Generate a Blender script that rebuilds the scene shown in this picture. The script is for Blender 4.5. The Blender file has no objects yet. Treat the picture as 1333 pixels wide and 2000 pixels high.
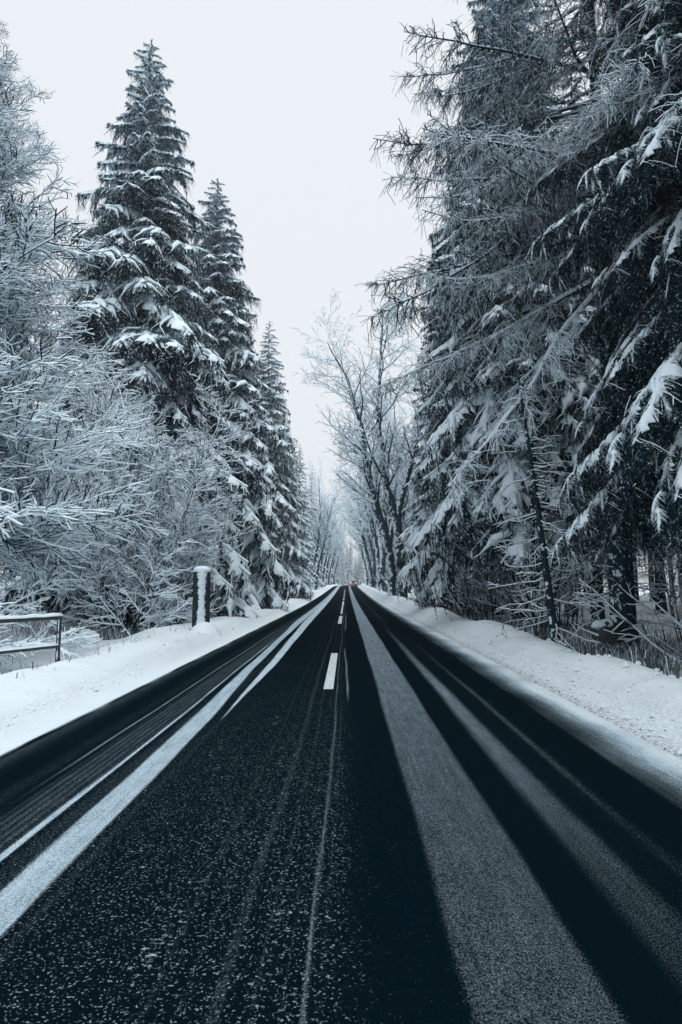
import bpy, math, random
import numpy as np
from mathutils import Vector, noise as mnoise

R_ = math.radians
S = bpy.context.scene
COL = S.collection

# ------------------------------------------------------------------ camera, sky, sun, exposure
CAM_H = 1.65
cam_d = bpy.data.cameras.new('camera')
cam = bpy.data.objects.new('camera', cam_d)
COL.objects.link(cam)
cam_d.sensor_fit = 'VERTICAL'
cam_d.sensor_height = 36.0
cam_d.lens = 36.0 * 1200.0 / 2000.0
cam_d.clip_start = 0.05
cam_d.clip_end = 4000
cam.location = (0, 0, CAM_H)
cam.rotation_euler = (R_(90 + 6.75), 0, R_(0.5))
S.camera = cam

SUN_EL, SUN_AZ = 64.0, 145.0            # cloud-veiled sun, high behind the photographer's right shoulder
W = bpy.data.worlds.new('World'); S.world = W; W.use_nodes = True
nt = W.node_tree; nt.nodes.clear()
wo = nt.nodes.new('ShaderNodeOutputWorld'); bg = nt.nodes.new('ShaderNodeBackground')
sky = nt.nodes.new('ShaderNodeTexSky'); sky.sky_type = 'NISHITA'; sky.sun_disc = False
sky.sun_elevation = R_(SUN_EL); sky.sun_rotation = R_(SUN_AZ)
sky.air_density = 1.0; sky.dust_density = 6.0
mx = nt.nodes.new('ShaderNodeMix'); mx.data_type = 'RGBA'
mx.inputs['Factor'].default_value = 0.93            # closed cloud cover over the clear sky
mx.inputs['B'].default_value = (6.6, 6.93, 7.22, 1)
nt.links.new(sky.outputs[0], mx.inputs['A']); nt.links.new(mx.outputs['Result'], bg.inputs[0])
bg.inputs[1].default_value = 0.1
nt.links.new(bg.outputs[0], wo.inputs[0])

sl = bpy.data.lights.new('sun', 'SUN'); sl.energy = 1.5; sl.angle = R_(60); sl.color = (1.0, 1.0, 0.985)
so = bpy.data.objects.new('sun', sl); COL.objects.link(so)
so.rotation_euler = Vector((math.sin(R_(SUN_AZ)) * math.cos(R_(SUN_EL)), math.cos(R_(SUN_AZ)) * math.cos(R_(SUN_EL)), math.sin(R_(SUN_EL)))).to_track_quat('Z', 'Y').to_euler()

S.view_settings.view_transform = 'Standard'; S.view_settings.look = 'None'
S.view_settings.exposure = 0.45; S.view_settings.gamma = 1.0; S.view_settings.use_curve_mapping = False
S.render.engine = 'CYCLES'
S.cycles.use_denoising = True
S.cycles.max_bounces = 5; S.cycles.diffuse_bounces = 4; S.cycles.glossy_bounces = 2
S.cycles.transmission_bounces = 2; S.cycles.volume_bounces = 0; S.cycles.transparent_max_bounces = 4

# ------------------------------------------------------------------ materials
def new_mat(name):
    m = bpy.data.materials.new(name); m.use_nodes = True
    n = m.node_tree; n.nodes.clear()
    o = n.nodes.new('ShaderNodeOutputMaterial'); b = n.nodes.new('ShaderNodeBsdfPrincipled')
    n.links.new(b.outputs[0], o.inputs[0])
    return m, n, b

def N(n, t, **kw):
    x = n.nodes.new(t)
    for k, v in kw.items():
        if k in x.inputs: x.inputs[k].default_value = v
        else: setattr(x, k, v)
    return x

def ramp(n, fac, stops, interp='LINEAR'):
    r = n.nodes.new('ShaderNodeValToRGB'); r.color_ramp.interpolation = interp
    e = r.color_ramp.elements
    while len(e) < len(stops): e.new(0.5)
    for i, (p, c) in enumerate(stops):
        e[i].position = p; e[i].color = c if len(c) == 4 else (*c, 1)
    n.links.new(fac, r.inputs[0])
    return r.outputs[0]

def math_(n, op, a, b=None, c=None):
    m = n.nodes.new('ShaderNodeMath'); m.operation = op
    for i, v in enumerate((a, b, c)):
        if v is None: continue
        if isinstance(v, (int, float)): m.inputs[i].default_value = v
        else: n.links.new(v, m.inputs[i])
    return m.outputs[0]

def mixc(n, f, a, b):
    m = n.nodes.new('ShaderNodeMix'); m.data_type = 'RGBA'
    for k, v in (('Factor', f), ('A', a), ('B', b)):
        if isinstance(v, (tuple, float, int)): m.inputs[k].default_value = (*v, 1) if isinstance(v, tuple) and len(v) == 3 else v
        else: n.links.new(v, m.inputs[k])
    return m.outputs['Result']

SNOW = (0.72, 0.845, 0.925)
def simple(name, col, var=0.35, scale=3.0, rough=0.85, spec=0.2):
    m, n, b = new_mat(name)
    tc = N(n, 'ShaderNodeTexCoord'); no = N(n, 'ShaderNodeTexNoise', Scale=scale, Detail=3.0)
    n.links.new(tc.outputs['Object'], no.inputs['Vector'])
    lo = tuple(c * (1 - var) for c in col); hi = tuple(c * (1 + var) for c in col)
    n.links.new(ramp(n, no.outputs[0], [(0.3, lo), (0.7, hi)]), b.inputs['Base Color'])
    b.inputs['Roughness'].default_value = rough; b.inputs['Specular IOR Level'].default_value = spec
    return m

M = {}
M['snow'] = simple('snow', SNOW, 0.03, 6.0, 0.7, 0.15)
M['needle'] = simple('spruce_needles', (0.0035, 0.028, 0.041), 0.4, 2.0, 0.85, 0.12)
M['twig'] = simple('twig_bark', (0.006, 0.025, 0.036), 0.35, 6.0, 0.9, 0.1)
M['grass'] = simple('dry_grass', (0.16, 0.18, 0.19), 0.5, 4.0)
M['dirt'] = simple('road_dirt', (0.05, 0.06, 0.065), 0.3, 9.0)
M['steel'] = simple('dark_painted_steel', (0.018, 0.024, 0.028), 0.4, 14.0, 0.55, 0.4)
M['black'] = simple('black_plastic', (0.012, 0.014, 0.016), 0.2, 8.0, 0.5)
M['white_plastic'] = simple('white_plastic', (0.70, 0.73, 0.75), 0.06, 5.0, 0.5)
M['car_paint'] = simple('dark_car_paint', (0.02, 0.022, 0.026), 0.1, 2.0, 0.25, 0.6)
M['glass'] = simple('car_glass', (0.015, 0.018, 0.02), 0.1, 2.0, 0.08, 0.6)
M['rubber'] = simple('tyre_rubber', (0.012, 0.012, 0.013), 0.2, 8.0)
M['paint'] = None

def emissive(name, col, st):
    m, n, b = new_mat(name)
    b.inputs['Base Color'].default_value = (*col, 1)
    b.inputs['Emission Color'].default_value = (*col, 1); b.inputs['Emission Strength'].default_value = st
    return m
M['tail'] = emissive('lit_tail_light', (1.0, 0.30, 0.28), 2.6)

def bark_mat(name, col, wind, amt, scale=5.0):
    """bark with wind-blown snow stuck to one side of it and on its upper faces"""
    m, n, b = new_mat(name)
    tc = N(n, 'ShaderNodeTexCoord'); mp = N(n, 'ShaderNodeMapping'); mp.inputs['Scale'].default_value = (1, 1, 0.25)
    n.links.new(tc.outputs['Object'], mp.inputs[0])
    no = N(n, 'ShaderNodeTexNoise', Scale=scale * 3, Detail=5.0, Roughness=0.65); n.links.new(mp.outputs[0], no.inputs['Vector'])
    c = ramp(n, no.outputs[0], [(0.3, tuple(x * 0.45 for x in col)), (0.7, tuple(x * 1.5 for x in col))])
    ge = N(n, 'ShaderNodeNewGeometry')
    dt = N(n, 'ShaderNodeVectorMath', operation='DOT_PRODUCT'); dt.inputs[1].default_value = wind
    n.links.new(ge.outputs['Normal'], dt.inputs[0])
    n2 = N(n, 'ShaderNodeTexNoise', Scale=scale, Detail=6.0, Roughness=0.7); n.links.new(tc.outputs['Object'], n2.inputs['Vector'])
    v = math_(n, 'ADD', dt.outputs['Value'], math_(n, 'MULTIPLY', math_(n, 'SUBTRACT', n2.outputs[0], 0.5), 3.2))
    mk = ramp(n, math_(n, 'MULTIPLY', v, 0.5), [(max(0.0, (1.0 - amt) * 0.5), (0, 0, 0)), (min(1.0, (1.0 - amt) * 0.5 + 0.06), (1, 1, 1))])
    n.links.new(mixc(n, mk, c, SNOW), b.inputs['Base Color'])
    b.inputs['Roughness'].default_value = 0.9; b.inputs['Specular IOR Level'].default_value = 0.15
    bp = N(n, 'ShaderNodeBump', Strength=0.7, Distance=0.03); n.links.new(no.outputs[0], bp.inputs['Height'])
    n.links.new(bp.outputs[0], b.inputs['Normal'])
    return m
M['bark'] = bark_mat('conifer_bark', (0.009, 0.029, 0.040), (-0.6, -0.4, 0.35), 0.16)
M['bark_av'] = bark_mat('avenue_tree_bark', (0.013, 0.037, 0.050), (-0.75, -0.2, 0.65), 0.50, 3.0)
M['bark_lf'] = bark_mat('shrub_bark', (0.016, 0.032, 0.041), (0.2, -0.6, 0.6), 0.30, 6.0)
M['stone'] = bark_mat('stone_pillar', (0.025, 0.036, 0.042), (0.22, -1.0, 0.5), -0.25, 9.0)

# ground snow
def ground_mat():
    m, n, b = new_mat('ground_snow')
    tc = N(n, 'ShaderNodeTexCoord')
    n1 = N(n, 'ShaderNodeTexNoise', Scale=0.8, Detail=4.0); n.links.new(tc.outputs['Object'], n1.inputs['Vector'])
    n2 = N(n, 'ShaderNodeTexNoise', Scale=22.0, Detail=5.0, Roughness=0.65); n.links.new(tc.outputs['Object'], n2.inputs['Vector'])
    c = ramp(n, n1.outputs[0], [(0.3, (0.76, 0.868, 0.93)), (0.7, (0.80, 0.893, 0.948))])
    at = N(n, 'ShaderNodeAttribute', attribute_name='dirt')
    dm = math_(n, 'MULTIPLY', at.outputs['Fac'], ramp(n, n2.outputs[0], [(0.42, (0, 0, 0)), (0.62, (1, 1, 1))]))
    c = mixc(n, dm, c, (0.12, 0.15, 0.165))
    n.links.new(c, b.inputs['Base Color'])
    b.inputs['Roughness'].default_value = 0.75; b.inputs['Specular IOR Level'].default_value = 0.15
    n3 = N(n, 'ShaderNodeTexNoise', Scale=7.0, Detail=6.0, Roughness=0.7); n.links.new(tc.outputs['Object'], n3.inputs['Vector'])
    bp = N(n, 'ShaderNodeBump', Strength=0.6, Distance=0.05); n.links.new(math_(n, 'ADD', n3.outputs[0], math_(n, 'MULTIPLY', n2.outputs[0], 0.6)), bp.inputs['Height'])
    n.links.new(bp.outputs[0], b.inputs['Normal'])
    return m
M['ground'] = ground_mat()

def road_mat():
    m, n, b = new_mat('asphalt_with_snow_tracks')
    tc = N(n, 'ShaderNodeTexCoord'); ob = tc.outputs['Object']
    cov = N(n, 'ShaderNodeAttribute', attribute_name='cover').outputs['Fac']
    flk = N(n, 'ShaderNodeAttribute', attribute_name='fleck').outputs['Fac']
    def nz(scale, det, sc=(1, 1, 1), rough=0.6):
        mp = N(n, 'ShaderNodeMapping'); mp.inputs['Scale'].default_value = sc
        n.links.new(ob, mp.inputs[0])
        t = N(n, 'ShaderNodeTexNoise', Scale=scale, Detail=det, Roughness=rough); n.links.new(mp.outputs[0], t.inputs['Vector'])
        return t.outputs[0]
    fine = nz(120, 3.0, (1, 0.8, 1), 0.75); mid = nz(9, 4.0, (1, 0.35, 1)); long_ = nz(30, 2.0, (1, 0.04, 1))
    asp = nz(170, 2.0)
    a_col = ramp(n, asp, [(0.3, (0.0007, 0.0042, 0.0068)), (0.75, (0.0032, 0.0120, 0.0175))])
    # snow cover: coverage against fine grain
    v = math_(n, 'ADD', cov, math_(n, 'MULTIPLY', math_(n, 'SUBTRACT', fine, 0.5), 1.5))
    v = math_(n, 'ADD', v, math_(n, 'MULTIPLY', math_(n, 'SUBTRACT', mid, 0.5), math_(n, 'MULTIPLY', cov, 0.35)))
    v = math_(n, 'ADD', v, math_(n, 'MULTIPLY', math_(n, 'SUBTRACT', long_, 0.5), math_(n, 'MULTIPLY', cov, 0.38)))
    m1 = ramp(n, v, [(0.30, (0, 0, 0)), (0.60, (.22, .22, .22)), (0.95, (1, 1, 1))])
    m1 = math_(n, 'MULTIPLY', m1, ramp(n, cov, [(0.0, (0, 0, 0)), (0.06, (1, 1, 1))]))
    # loose flecks lying across the lane
    f1 = nz(38, 3.0, (0.7, 1.2, 1), 0.6); f2 = nz(5.0, 3.0, (1, 0.22, 1))
    fv = math_(n, 'ADD', f1, math_(n, 'MULTIPLY', math_(n, 'SUBTRACT', f2, 0.5), 0.75))
    fv = math_(n, 'ADD', fv, math_(n, 'MULTIPLY', flk, 0.20))
    m2 = ramp(n, fv, [(0.895, (0, 0, 0)), (0.98, (1, 1, 1))])
    m2 = math_(n, 'MULTIPLY', m2, 0.62)
    m2 = math_(n, 'MULTIPLY', m2, ramp(n, flk, [(0.0, (0, 0, 0)), (0.12, (1, 1, 1))]))
    f3 = nz(70, 2.0); m3 = ramp(n, math_(n, 'ADD', f3, math_(n, 'MULTIPLY', flk, 0.10)), [(0.70, (0, 0, 0)), (0.78, (1, 1, 1))])
    m3 = math_(n, 'MULTIPLY', m3, math_(n, 'ADD', math_(n, 'MULTIPLY', flk, 0.42), 0.05))
    mk = math_(n, 'MAXIMUM', math_(n, 'MAXIMUM', m1, m2), m3)
    sc_ = mixc(n, ramp(n, cov, [(0.88, (0, 0, 0)), (1.0, (1, 1, 1))]), (0.50, 0.655, 0.76), (0.72, 0.82, 0.88))
    n.links.new(mixc(n, mk, a_col, sc_), b.inputs['Base Color'])
    rg = math_(n, 'ADD', 0.62, math_(n, 'MULTIPLY', mk, 0.25)); n.links.new(rg, b.inputs['Roughness'])
    b.inputs['Specular IOR Level'].default_value = 0.0
    hb = math_(n, 'ADD', math_(n, 'MULTIPLY', asp, 0.5), mk)
    bp = N(n, 'ShaderNodeBump', Strength=0.5, Distance=0.006); n.links.new(hb, bp.inputs['Height'])
    n.links.new(bp.outputs[0], b.inputs['Normal'])
    return m
M['road'] = road_mat()

def paint_mat():
    m, n, b = new_mat('worn_white_road_paint')
    tc = N(n, 'ShaderNodeTexCoord'); t = N(n, 'ShaderNodeTexNoise', Scale=28.0, Detail=5.0, Roughness=0.7)
    n.links.new(tc.outputs['Object'], t.inputs['Vector'])
    n.links.new(ramp(n, t.outputs[0], [(0.33, (0.05, 0.07, 0.08)), (0.50, (0.66, 0.74, 0.79))]), b.inputs['Base Color'])
    b.inputs['Roughness'].default_value = 0.7
    return m
M['paint'] = paint_mat()

# ------------------------------------------------------------------ mesh helpers
class MB:
    """collects vertices, quads and triangles with a material slot each"""
    def __init__(s): s.v = []; s.q = []; s.qm = []; s.t = []; s.tm = []; s.nv = 0
    def add(s, V, q=None, qm=None, t=None, tm=None):
        V = np.asarray(V, dtype=np.float32).reshape(-1, 3); s.v.append(V)
        if q is not None and len(q):
            s.q.append(np.asarray(q, dtype=np.int64).reshape(-1, 4) + s.nv)
            s.qm.append(np.broadcast_to(np.asarray(qm if qm is not None else 0), (len(s.q[-1]),)).astype(np.int32))
        if t is not None and len(t):
            s.t.append(np.asarray(t, dtype=np.int64).reshape(-1, 3) + s.nv)
            s.tm.append(np.broadcast_to(np.asarray(tm if tm is not None else 0), (len(s.t[-1]),)).astype(np.int32))
        s.nv += len(V)
    def arrays(s):
        V = np.concatenate(s.v) if s.v else np.zeros((0, 3), np.float32)
        q = np.concatenate(s.q) if s.q else np.zeros((0, 4), np.int64)
        qm = np.concatenate(s.qm) if s.qm else np.zeros(0, np.int32)
        t = np.concatenate(s.t) if s.t else np.zeros((0, 3), np.int64)
        tm = np.concatenate(s.tm) if s.tm else np.zeros(0, np.int32)
        return V, q, qm, t, tm
    def mesh(s, name, mats, smooth=True):
        V, q, qm, t, tm = s.arrays()
        me = bpy.data.meshes.new(name)
        me.vertices.add(len(V)); me.vertices.foreach_set('co', V.ravel())
        nl = q.size + t.size; npoly = len(q) + len(t)
        me.loops.add(nl); me.polygons.add(npoly)
        me.loops.foreach_set('vertex_index', np.concatenate([q.ravel(), t.ravel()]).astype(np.int32))
        ls = np.concatenate([np.arange(len(q)) * 4, q.size + np.arange(len(t)) * 3]).astype(np.int32)
        me.polygons.foreach_set('loop_start', ls)
        me.polygons.foreach_set('material_index', np.concatenate([qm, tm]).astype(np.int32))
        if smooth: me.polygons.foreach_set('use_smooth', np.concatenate([np.ones(len(q), bool), np.zeros(len(t), bool)]))
        for k in mats: me.materials.append(M[k])
        me.update(calc_edges=True); me.validate()
        return me

def ob(name, me, parent=None, loc=(0, 0, 0), rot=(0, 0, 0), scale=1.0):
    o = bpy.data.objects.new(name, me); COL.objects.link(o)
    o.location = loc; o.rotation_euler = rot
    o.scale = (scale,) * 3 if isinstance(scale, (int, float)) else scale
    if parent: o.parent = parent
    return o

def tag(o, label=None, cat=None, group=None, kind=None):
    if label: o['label'] = label
    if cat: o['category'] = cat
    if group: o['group'] = group
    if kind: o['kind'] = kind
    return o

def thing(name, label, cat, loc=(0, 0, 0), rotz=0.0, group=None, scale=1.0):
    return tag(ob(name, None, None, loc, (0, 0, rotz), scale), label, cat, group)

def nrm(a):
    l = np.linalg.norm(a, axis=-1, keepdims=True); l[l < 1e-9] = 1
    return a / l

def tubes(mb, P, R, SN, k=4, bark=0, snow=1, widen=0.35, hmin=0.3, rime=0.0):
    """M polylines of n points each, swept to tubes; snow SN thick lies on the upper side"""
    P = np.asarray(P, np.float64); R = np.asarray(R, np.float64); SN = np.asarray(SN, np.float64)
    Mn, n, _ = P.shape
    T = np.empty_like(P); T[:, 1:-1] = P[:, 2:] - P[:, :-2]; T[:, 0] = P[:, 1] - P[:, 0]; T[:, -1] = P[:, -1] - P[:, -2]
    T = nrm(T)
    side = np.cross(T, np.array([0, 0, 1.0])); sl_ = np.linalg.norm(side, axis=-1)
    side[sl_ < 0.05] = (1, 0, 0); side = nrm(side); up = nrm(np.cross(side, T))
    hf = np.sqrt(np.clip(1 - T[..., 2] ** 2, 0, 1)); sn = SN * hf ** 1.6
    an = np.radians(-90 + 360.0 / k * np.arange(k))
    if k == 6: an = np.radians([-90, -30, 25, 90, 155, 210])
    ring = np.empty((Mn, n, k, 3))
    for j, a in enumerate(an):
        c, s_ = math.cos(a), math.sin(a)
        ring[:, :, j] = P + side * (c * R)[..., None] + up * (s_ * R)[..., None]
        if s_ > -0.05:
            ring[:, :, j] += side * (np.sign(round(c, 3)) * widen * sn * abs(c) ** 0.5)[..., None]
            ring[:, :, j, 2] += sn * max(s_, 0.0)
    V = ring.reshape(-1, 3)
    i = np.arange(Mn)[:, None, None] * (n * k); a_ = np.arange(n - 1)[None, :, None] * k; j = np.arange(k)[None, None, :]
    j2 = (j + 1) % k
    q = np.stack([i + a_ + j, i + a_ + j2, i + a_ + k + j2, i + a_ + k + j], -1)
    mid = an + math.pi / k
    if k == 6: topf = np.array([0, 0, 1, 1, 0, 0], bool); 
    else: topf = np.sin(mid) > 0.2
    if k == 6: topf = np.array([False, True, True, True, True, False])
    issn = (0.5 * (sn[:, 1:] + sn[:, :-1]) > 0.15 * 0.5 * (R[:, 1:] + R[:, :-1])) & (0.5 * (hf[:, 1:] + hf[:, :-1]) > hmin)
    qm = np.where(issn[:, :, None] & topf[None, None, :], snow, bark)
    if rime > 0:
        qm[np.random.default_rng(Mn).random(Mn) < rime] = snow
    mb.add(V, q.reshape(-1, 4), qm.reshape(-1))

def polys_to_tubes(mb, polys, kfun, bark=0, snow=1, widen=0.35, rime=0.0):
    groups = {}
    for p, r, s, lv in polys: groups.setdefault((len(p), kfun(lv)), []).append((p, r, s))
    for (n, k), L in groups.items():
        tubes(mb, np.array([x[0] for x in L]), np.array([x[1] for x in L]), np.array([x[2] for x in L]), k, bark, snow, widen, 0.3, rime if k == 4 else 0.0)

def blades(mb, rng, B, T, ln, wd, frost, mat=0, snowmat=1, fwd=0.75, spread=0.65):
    """needle tufts: one triangle from each station B leaning out along the twig"""
    n = len(B)
    rad = nrm(np.cross(T, rng.normal(size=(n, 3)))); d = nrm(T * fwd + rad * spread)
    w = nrm(np.cross(d, rng.normal(size=(n, 3))))
    l = (ln * rng.uniform(0.6, 1.25, n))[:, None]
    V = np.stack([B - w * wd * 0.5, B + w * wd * 0.5, B + d * l], 1)
    V[:, 2] += 0
    m = np.where(rng.random(n) < frost * np.clip(0.5 + rad[:, 2], 0, 1.3), snowmat, mat)
    mb.add(V.reshape(-1, 3), t=np.arange(3 * n).reshape(-1, 3), tm=m)

def along(P, per):
    """evenly spaced stations on M polylines (M,n,3): returns points and tangents, per[i] stations on line i"""
    Mn, n, _ = P.shape
    idx = np.repeat(np.arange(Mn), per)
    st = np.concatenate([np.linspace(0.06, 1, c) if c else np.zeros(0) for c in per]) if len(per) else np.zeros(0)
    f = st * (n - 1); a = np.clip(f.astype(int), 0, n - 2); fr = (f - a)[:, None]
    A = P[idx, a]; Bp = P[idx, a + 1]
    return A + (Bp - A) * fr, nrm(Bp - A), idx, st

# ------------------------------------------------------------------ spruce boughs
def saddle(mb, rng, A, T, w, h, mat, fall=0.55):
    """closed snow cushion lying along points A: half-widths w (n,2), thickness h (n)"""
    n = len(A); v = np.linspace(-1, 1, 9); lat = nrm(np.stack([-T[:, 1], T[:, 0], np.zeros(n)], 1))
    top = np.zeros((n, 9, 3)); bot = np.zeros((n, 9, 3))
    for j, x in enumerate(v):
        ww = np.where(x < 0, w[:, 0], w[:, 1]) * abs(x)
        p = A + lat * (np.sign(x) * ww)[:, None]
        dz = -fall * ww * abs(x) ** 0.6
        top[:, j] = p; bot[:, j] = p
        top[:, j, 2] += dz + h * max(0.0, 1 - x * x) ** 0.5 * rng.uniform(0.35, 1.65, n) + 0.002
        bot[:, j, 2] += dz - 0.012
    V = np.concatenate([top.reshape(-1, 3), bot.reshape(-1, 3)]); k = 9
    i = np.arange(n - 1)[:, None] * k + np.arange(8)[None]
    q1 = np.stack([i, i + k, i + k + 1, i + 1], -1).reshape(-1, 4); q2 = q1[:, ::-1] + n * k
    mb.add(V, np.concatenate([q1, q2]), mat)

def spruce_bough(seed, L, sp=0.11, hang_sp=0.11, hang=(0.12, 0.42), blade=(0.05, 0.011), bl_sp=0.016, snow=1.0, frost=0.12, curl=0.22, side_sp=0.13, wid=1.25, s2=1.0, wl=0.42, sad=0.12, drp=(0.35, 1.25), hfrost=None, k0=0.90, pads=4, axs=1.0):
    rng = np.random.default_rng(seed); mb = MB()
    n = 11; t = np.linspace(0, 1, n)
    ax = np.zeros((n, 3)); ax[:, 0] = L * t * (1 - 0.04 * t)
    ax[:, 1] = L * 0.045 * np.sin(t * rng.uniform(2, 6) + rng.uniform(0, 6)) * t
    ax[:, 2] = L * (0.10 * t - 0.52 * t ** 2 + curl * t ** 3)
    def axis_at(u):
        f = u * (n - 1); a = np.clip(f.astype(int), 0, n - 2); fr = (f - a)[:, None]
        return ax[a] + (ax[a + 1] - ax[a]) * fr, nrm(ax[a + 1] - ax[a])
    nb = max(8, int(L / sp)) * 2
    u = np.sort(rng.uniform(0.07, 0.99, nb))
    B, T = axis_at(u)
    sgn = np.where(rng.random(nb) < 0.5, 1.0, -1.0)
    shape = np.minimum(1, (u / 0.22) ** 0.7) * (1 - u) ** 0.75 + 0.07
    ln = wl * L * shape * rng.uniform(0.30, 1.25, nb)
    ln = np.clip(ln, 0.10, 1.5)
    ang = np.radians(68 - 30 * u + rng.normal(0, 15, nb))
    m = 6; s = np.linspace(0, 1, m)[None, :]
    lat = np.stack([-T[:, 1], T[:, 0], np.zeros(nb)], 1); lat = nrm(lat) * sgn[:, None]
    D = T * np.cos(ang)[:, None] + lat * np.sin(ang)[:, None]
    P = B[:, None] + D[:, None] * (ln[:, None] * s)[..., None]
    dr = rng.uniform(*drp, nb)
    P[:, :, 2] -= (ln * dr)[:, None] * s ** 1.8 - 0.05 * ln[:, None] * s
    P[:, :, :2] += rng.normal(0, 0.012, (nb, m, 2)) * s[..., None]
    # snow pillows on axis and branchlets
    bump = 0.35 + 1.2 * rng.random((nb, m)) ** 1.3
    prof = np.sin(np.clip(0.10 + 0.90 * s, 0, 1) * math.pi * 0.93) ** 0.6
    keep = np.clip(k0 + 0.75 * np.sin(u * L * rng.uniform(2.2, 3.6) + rng.uniform(0, 6)) + rng.normal(0, 0.35, nb), 0.0, 1.6)
    sn = 0.055 * snow * prof * bump * keep[:, None] * np.clip(ln / 0.5, 0.45, 1.15)[:, None]
    sn[:, -1] *= 0.25
    tubes(mb, P, np.full((nb, m), 0.007) * (1.25 - s), sn, 6, 1, 2, wid, 0.55)
    na = 22; ua = np.linspace(0, 1, na); PA, TA = axis_at(ua)
    sna = (axs * 0.10 * snow * (L / 4) ** 0.4 * (0.55 + 0.8 * rng.random(na)) * np.minimum(1, (ua + 0.12) / 0.35) * (1.08 - ua) ** 0.35)[None]
    tubes(mb, PA[None], (0.030 * (L / 4) * (1.08 - ua) + 0.004)[None], sna, 6, 1, 2, 0.95, 0.1)
    if sad:
        cuts = np.linspace(0.08, 0.97, pads + 1)
        for c0, c1 in zip(cuts[:-1], cuts[1:]):
            c0 += rng.uniform(-.15, .05) / pads; c1 = min(1.0, c1 + rng.uniform(-.2, .2) / pads); ns = 11
            us_ = np.linspace(c0, c1, ns); PS, TS = axis_at(us_); e = np.sin(np.linspace(0.06, 0.97, ns) * math.pi) ** 0.55
            w_ = sad * L ** 0.75 * 1.5 * e[:, None] * (1.05 - 0.55 * us_)[:, None] * rng.uniform(0.35, 1.35, (ns, 2)) * rng.uniform(0.6, 1.2)
            saddle(mb, rng, PS, TS, w_, 0.032 * snow * e * (L / 3) ** 0.4 + 0.01, 2)
    # side shoots of the branchlets: small fingers
    per = np.maximum(1, (ln / side_sp).astype(int)) if L > 1.5 else np.ones(nb, int)
    SB, ST, si, ss = along(P, per)
    k = len(SB); sg = np.where(rng.random(k) < 0.5, 1.0, -1.0)
    sl2 = rng.uniform(0.10, 0.34, k) * np.clip(L / 3, 0.5, 1.1)
    lt = nrm(np.stack([-ST[:, 1], ST[:, 0], np.zeros(k)], 1)) * sg[:, None]
    d2 = nrm(ST * 0.75 + lt * 0.7); s3 = np.linspace(0, 1, 3)[None, :]
    P2 = SB[:, None] + d2[:, None] * (sl2[:, None] * s3)[..., None]; P2[:, :, 2] -= sl2[:, None] * rng.uniform(0.3, 1.1, k)[:, None] * s3 ** 1.5
    sn2 = s2 * 0.026 * snow * np.array([[0.8, 1.0, 0.3]]) * rng.uniform(0.3, 1.3, k)[:, None]
    tubes(mb, P2, np.full((k, 3), 0.004), sn2, 4, 1, 2, 1.1, 0.6)
    # hanging twigs
    per = np.maximum(1, (ln / hang_sp).astype(int))
    HB, HT, hi, hs = along(P, per)
    k = len(HB)
    hl = rng.uniform(hang[0], hang[1], k) * np.clip(0.45 + 0.55 * ln[hi] / 0.7, 0.4, 1.2) * np.clip(L / 3, 0.35, 1.1)
    hd = nrm(np.stack([rng.normal(0, .16, k), rng.normal(0, .16, k), -np.ones(k)], 1) + HT * 0.35)
    s4 = np.linspace(0, 1, 4)[None, :]
    P3 = HB[:, None] + hd[:, None] * (hl[:, None] * s4)[..., None]; P3[:, :, :2] += (HT[:, :2] * 0.12)[:, None] * (hl[:, None] * s4)[..., None]
    P3[:, :, 2] -= 0.004
    for PP, lens, fr in ((P3, hl, hfrost or frost), (P, ln, frost * 1.6), (P2, sl2, frost * 1.6)):
        pr = np.maximum(3, (lens / bl_sp).astype(int))
        b_, t_, _, _ = along(PP, pr)
        b_ = b_ - np.array([0, 0, 0.006])
        blades(mb, rng, b_, t_, blade[0], blade[1], fr, 0, 2)
    blA, tA, _, _ = along(PA[None], np.array([int(L / bl_sp * 1.5)])); blades(mb, rng, blA, tA, blade[0] * 1.2, blade[1], 0.2, 0, 2)
    return mb

def boughs(seed0, kinds):
    out = []
    for i, (L, kw) in enumerate(kinds): out.append((L, spruce_bough(seed0 + i, L, **kw)))
    return out
MID = [(4.0, dict(sp=0.15, hang_sp=0.16, hang=(0.25, 0.75), blade=(0.085, 0.026), bl_sp=0.036, snow=2.1, frost=.26, hfrost=.62, side_sp=.17)),
       (3.2, dict(sp=0.14, hang_sp=0.15, hang=(0.25, 0.65), blade=(0.085, 0.026), bl_sp=0.036, snow=2.1, frost=.26, hfrost=.62, curl=0.1, side_sp=.17)),
       (2.0, dict(sp=0.12, hang_sp=0.13, hang=(0.20, 0.55), blade=(0.080, 0.024), bl_sp=0.034, snow=1.9, frost=.26, hfrost=.62, side_sp=.17)),
       (1.0, dict(sp=0.09, hang_sp=0.12, hang=(0.15, 0.40), blade=(0.070, 0.020), bl_sp=0.030, snow=1.3, frost=.26, hfrost=.6))]
LOW = [(3.6, dict(sp=0.30, hang_sp=0.34, hang=(0.3, 0.8), blade=(0.17, 0.075), bl_sp=0.105, snow=2.0, frost=.24, hfrost=.55, side_sp=.4)),
       (2.0, dict(sp=0.24, hang_sp=0.30, hang=(0.3, 0.7), blade=(0.15, 0.065), bl_sp=0.095, snow=1.8, frost=.24, hfrost=.55, side_sp=.4)),
       (0.9, dict(sp=0.18, hang_sp=0.26, hang=(0.2, 0.5), blade=(0.13, 0.05), bl_sp=0.08, snow=1.0))]
MBo = boughs(30, MID); LB = boughs(50, LOW)
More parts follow.
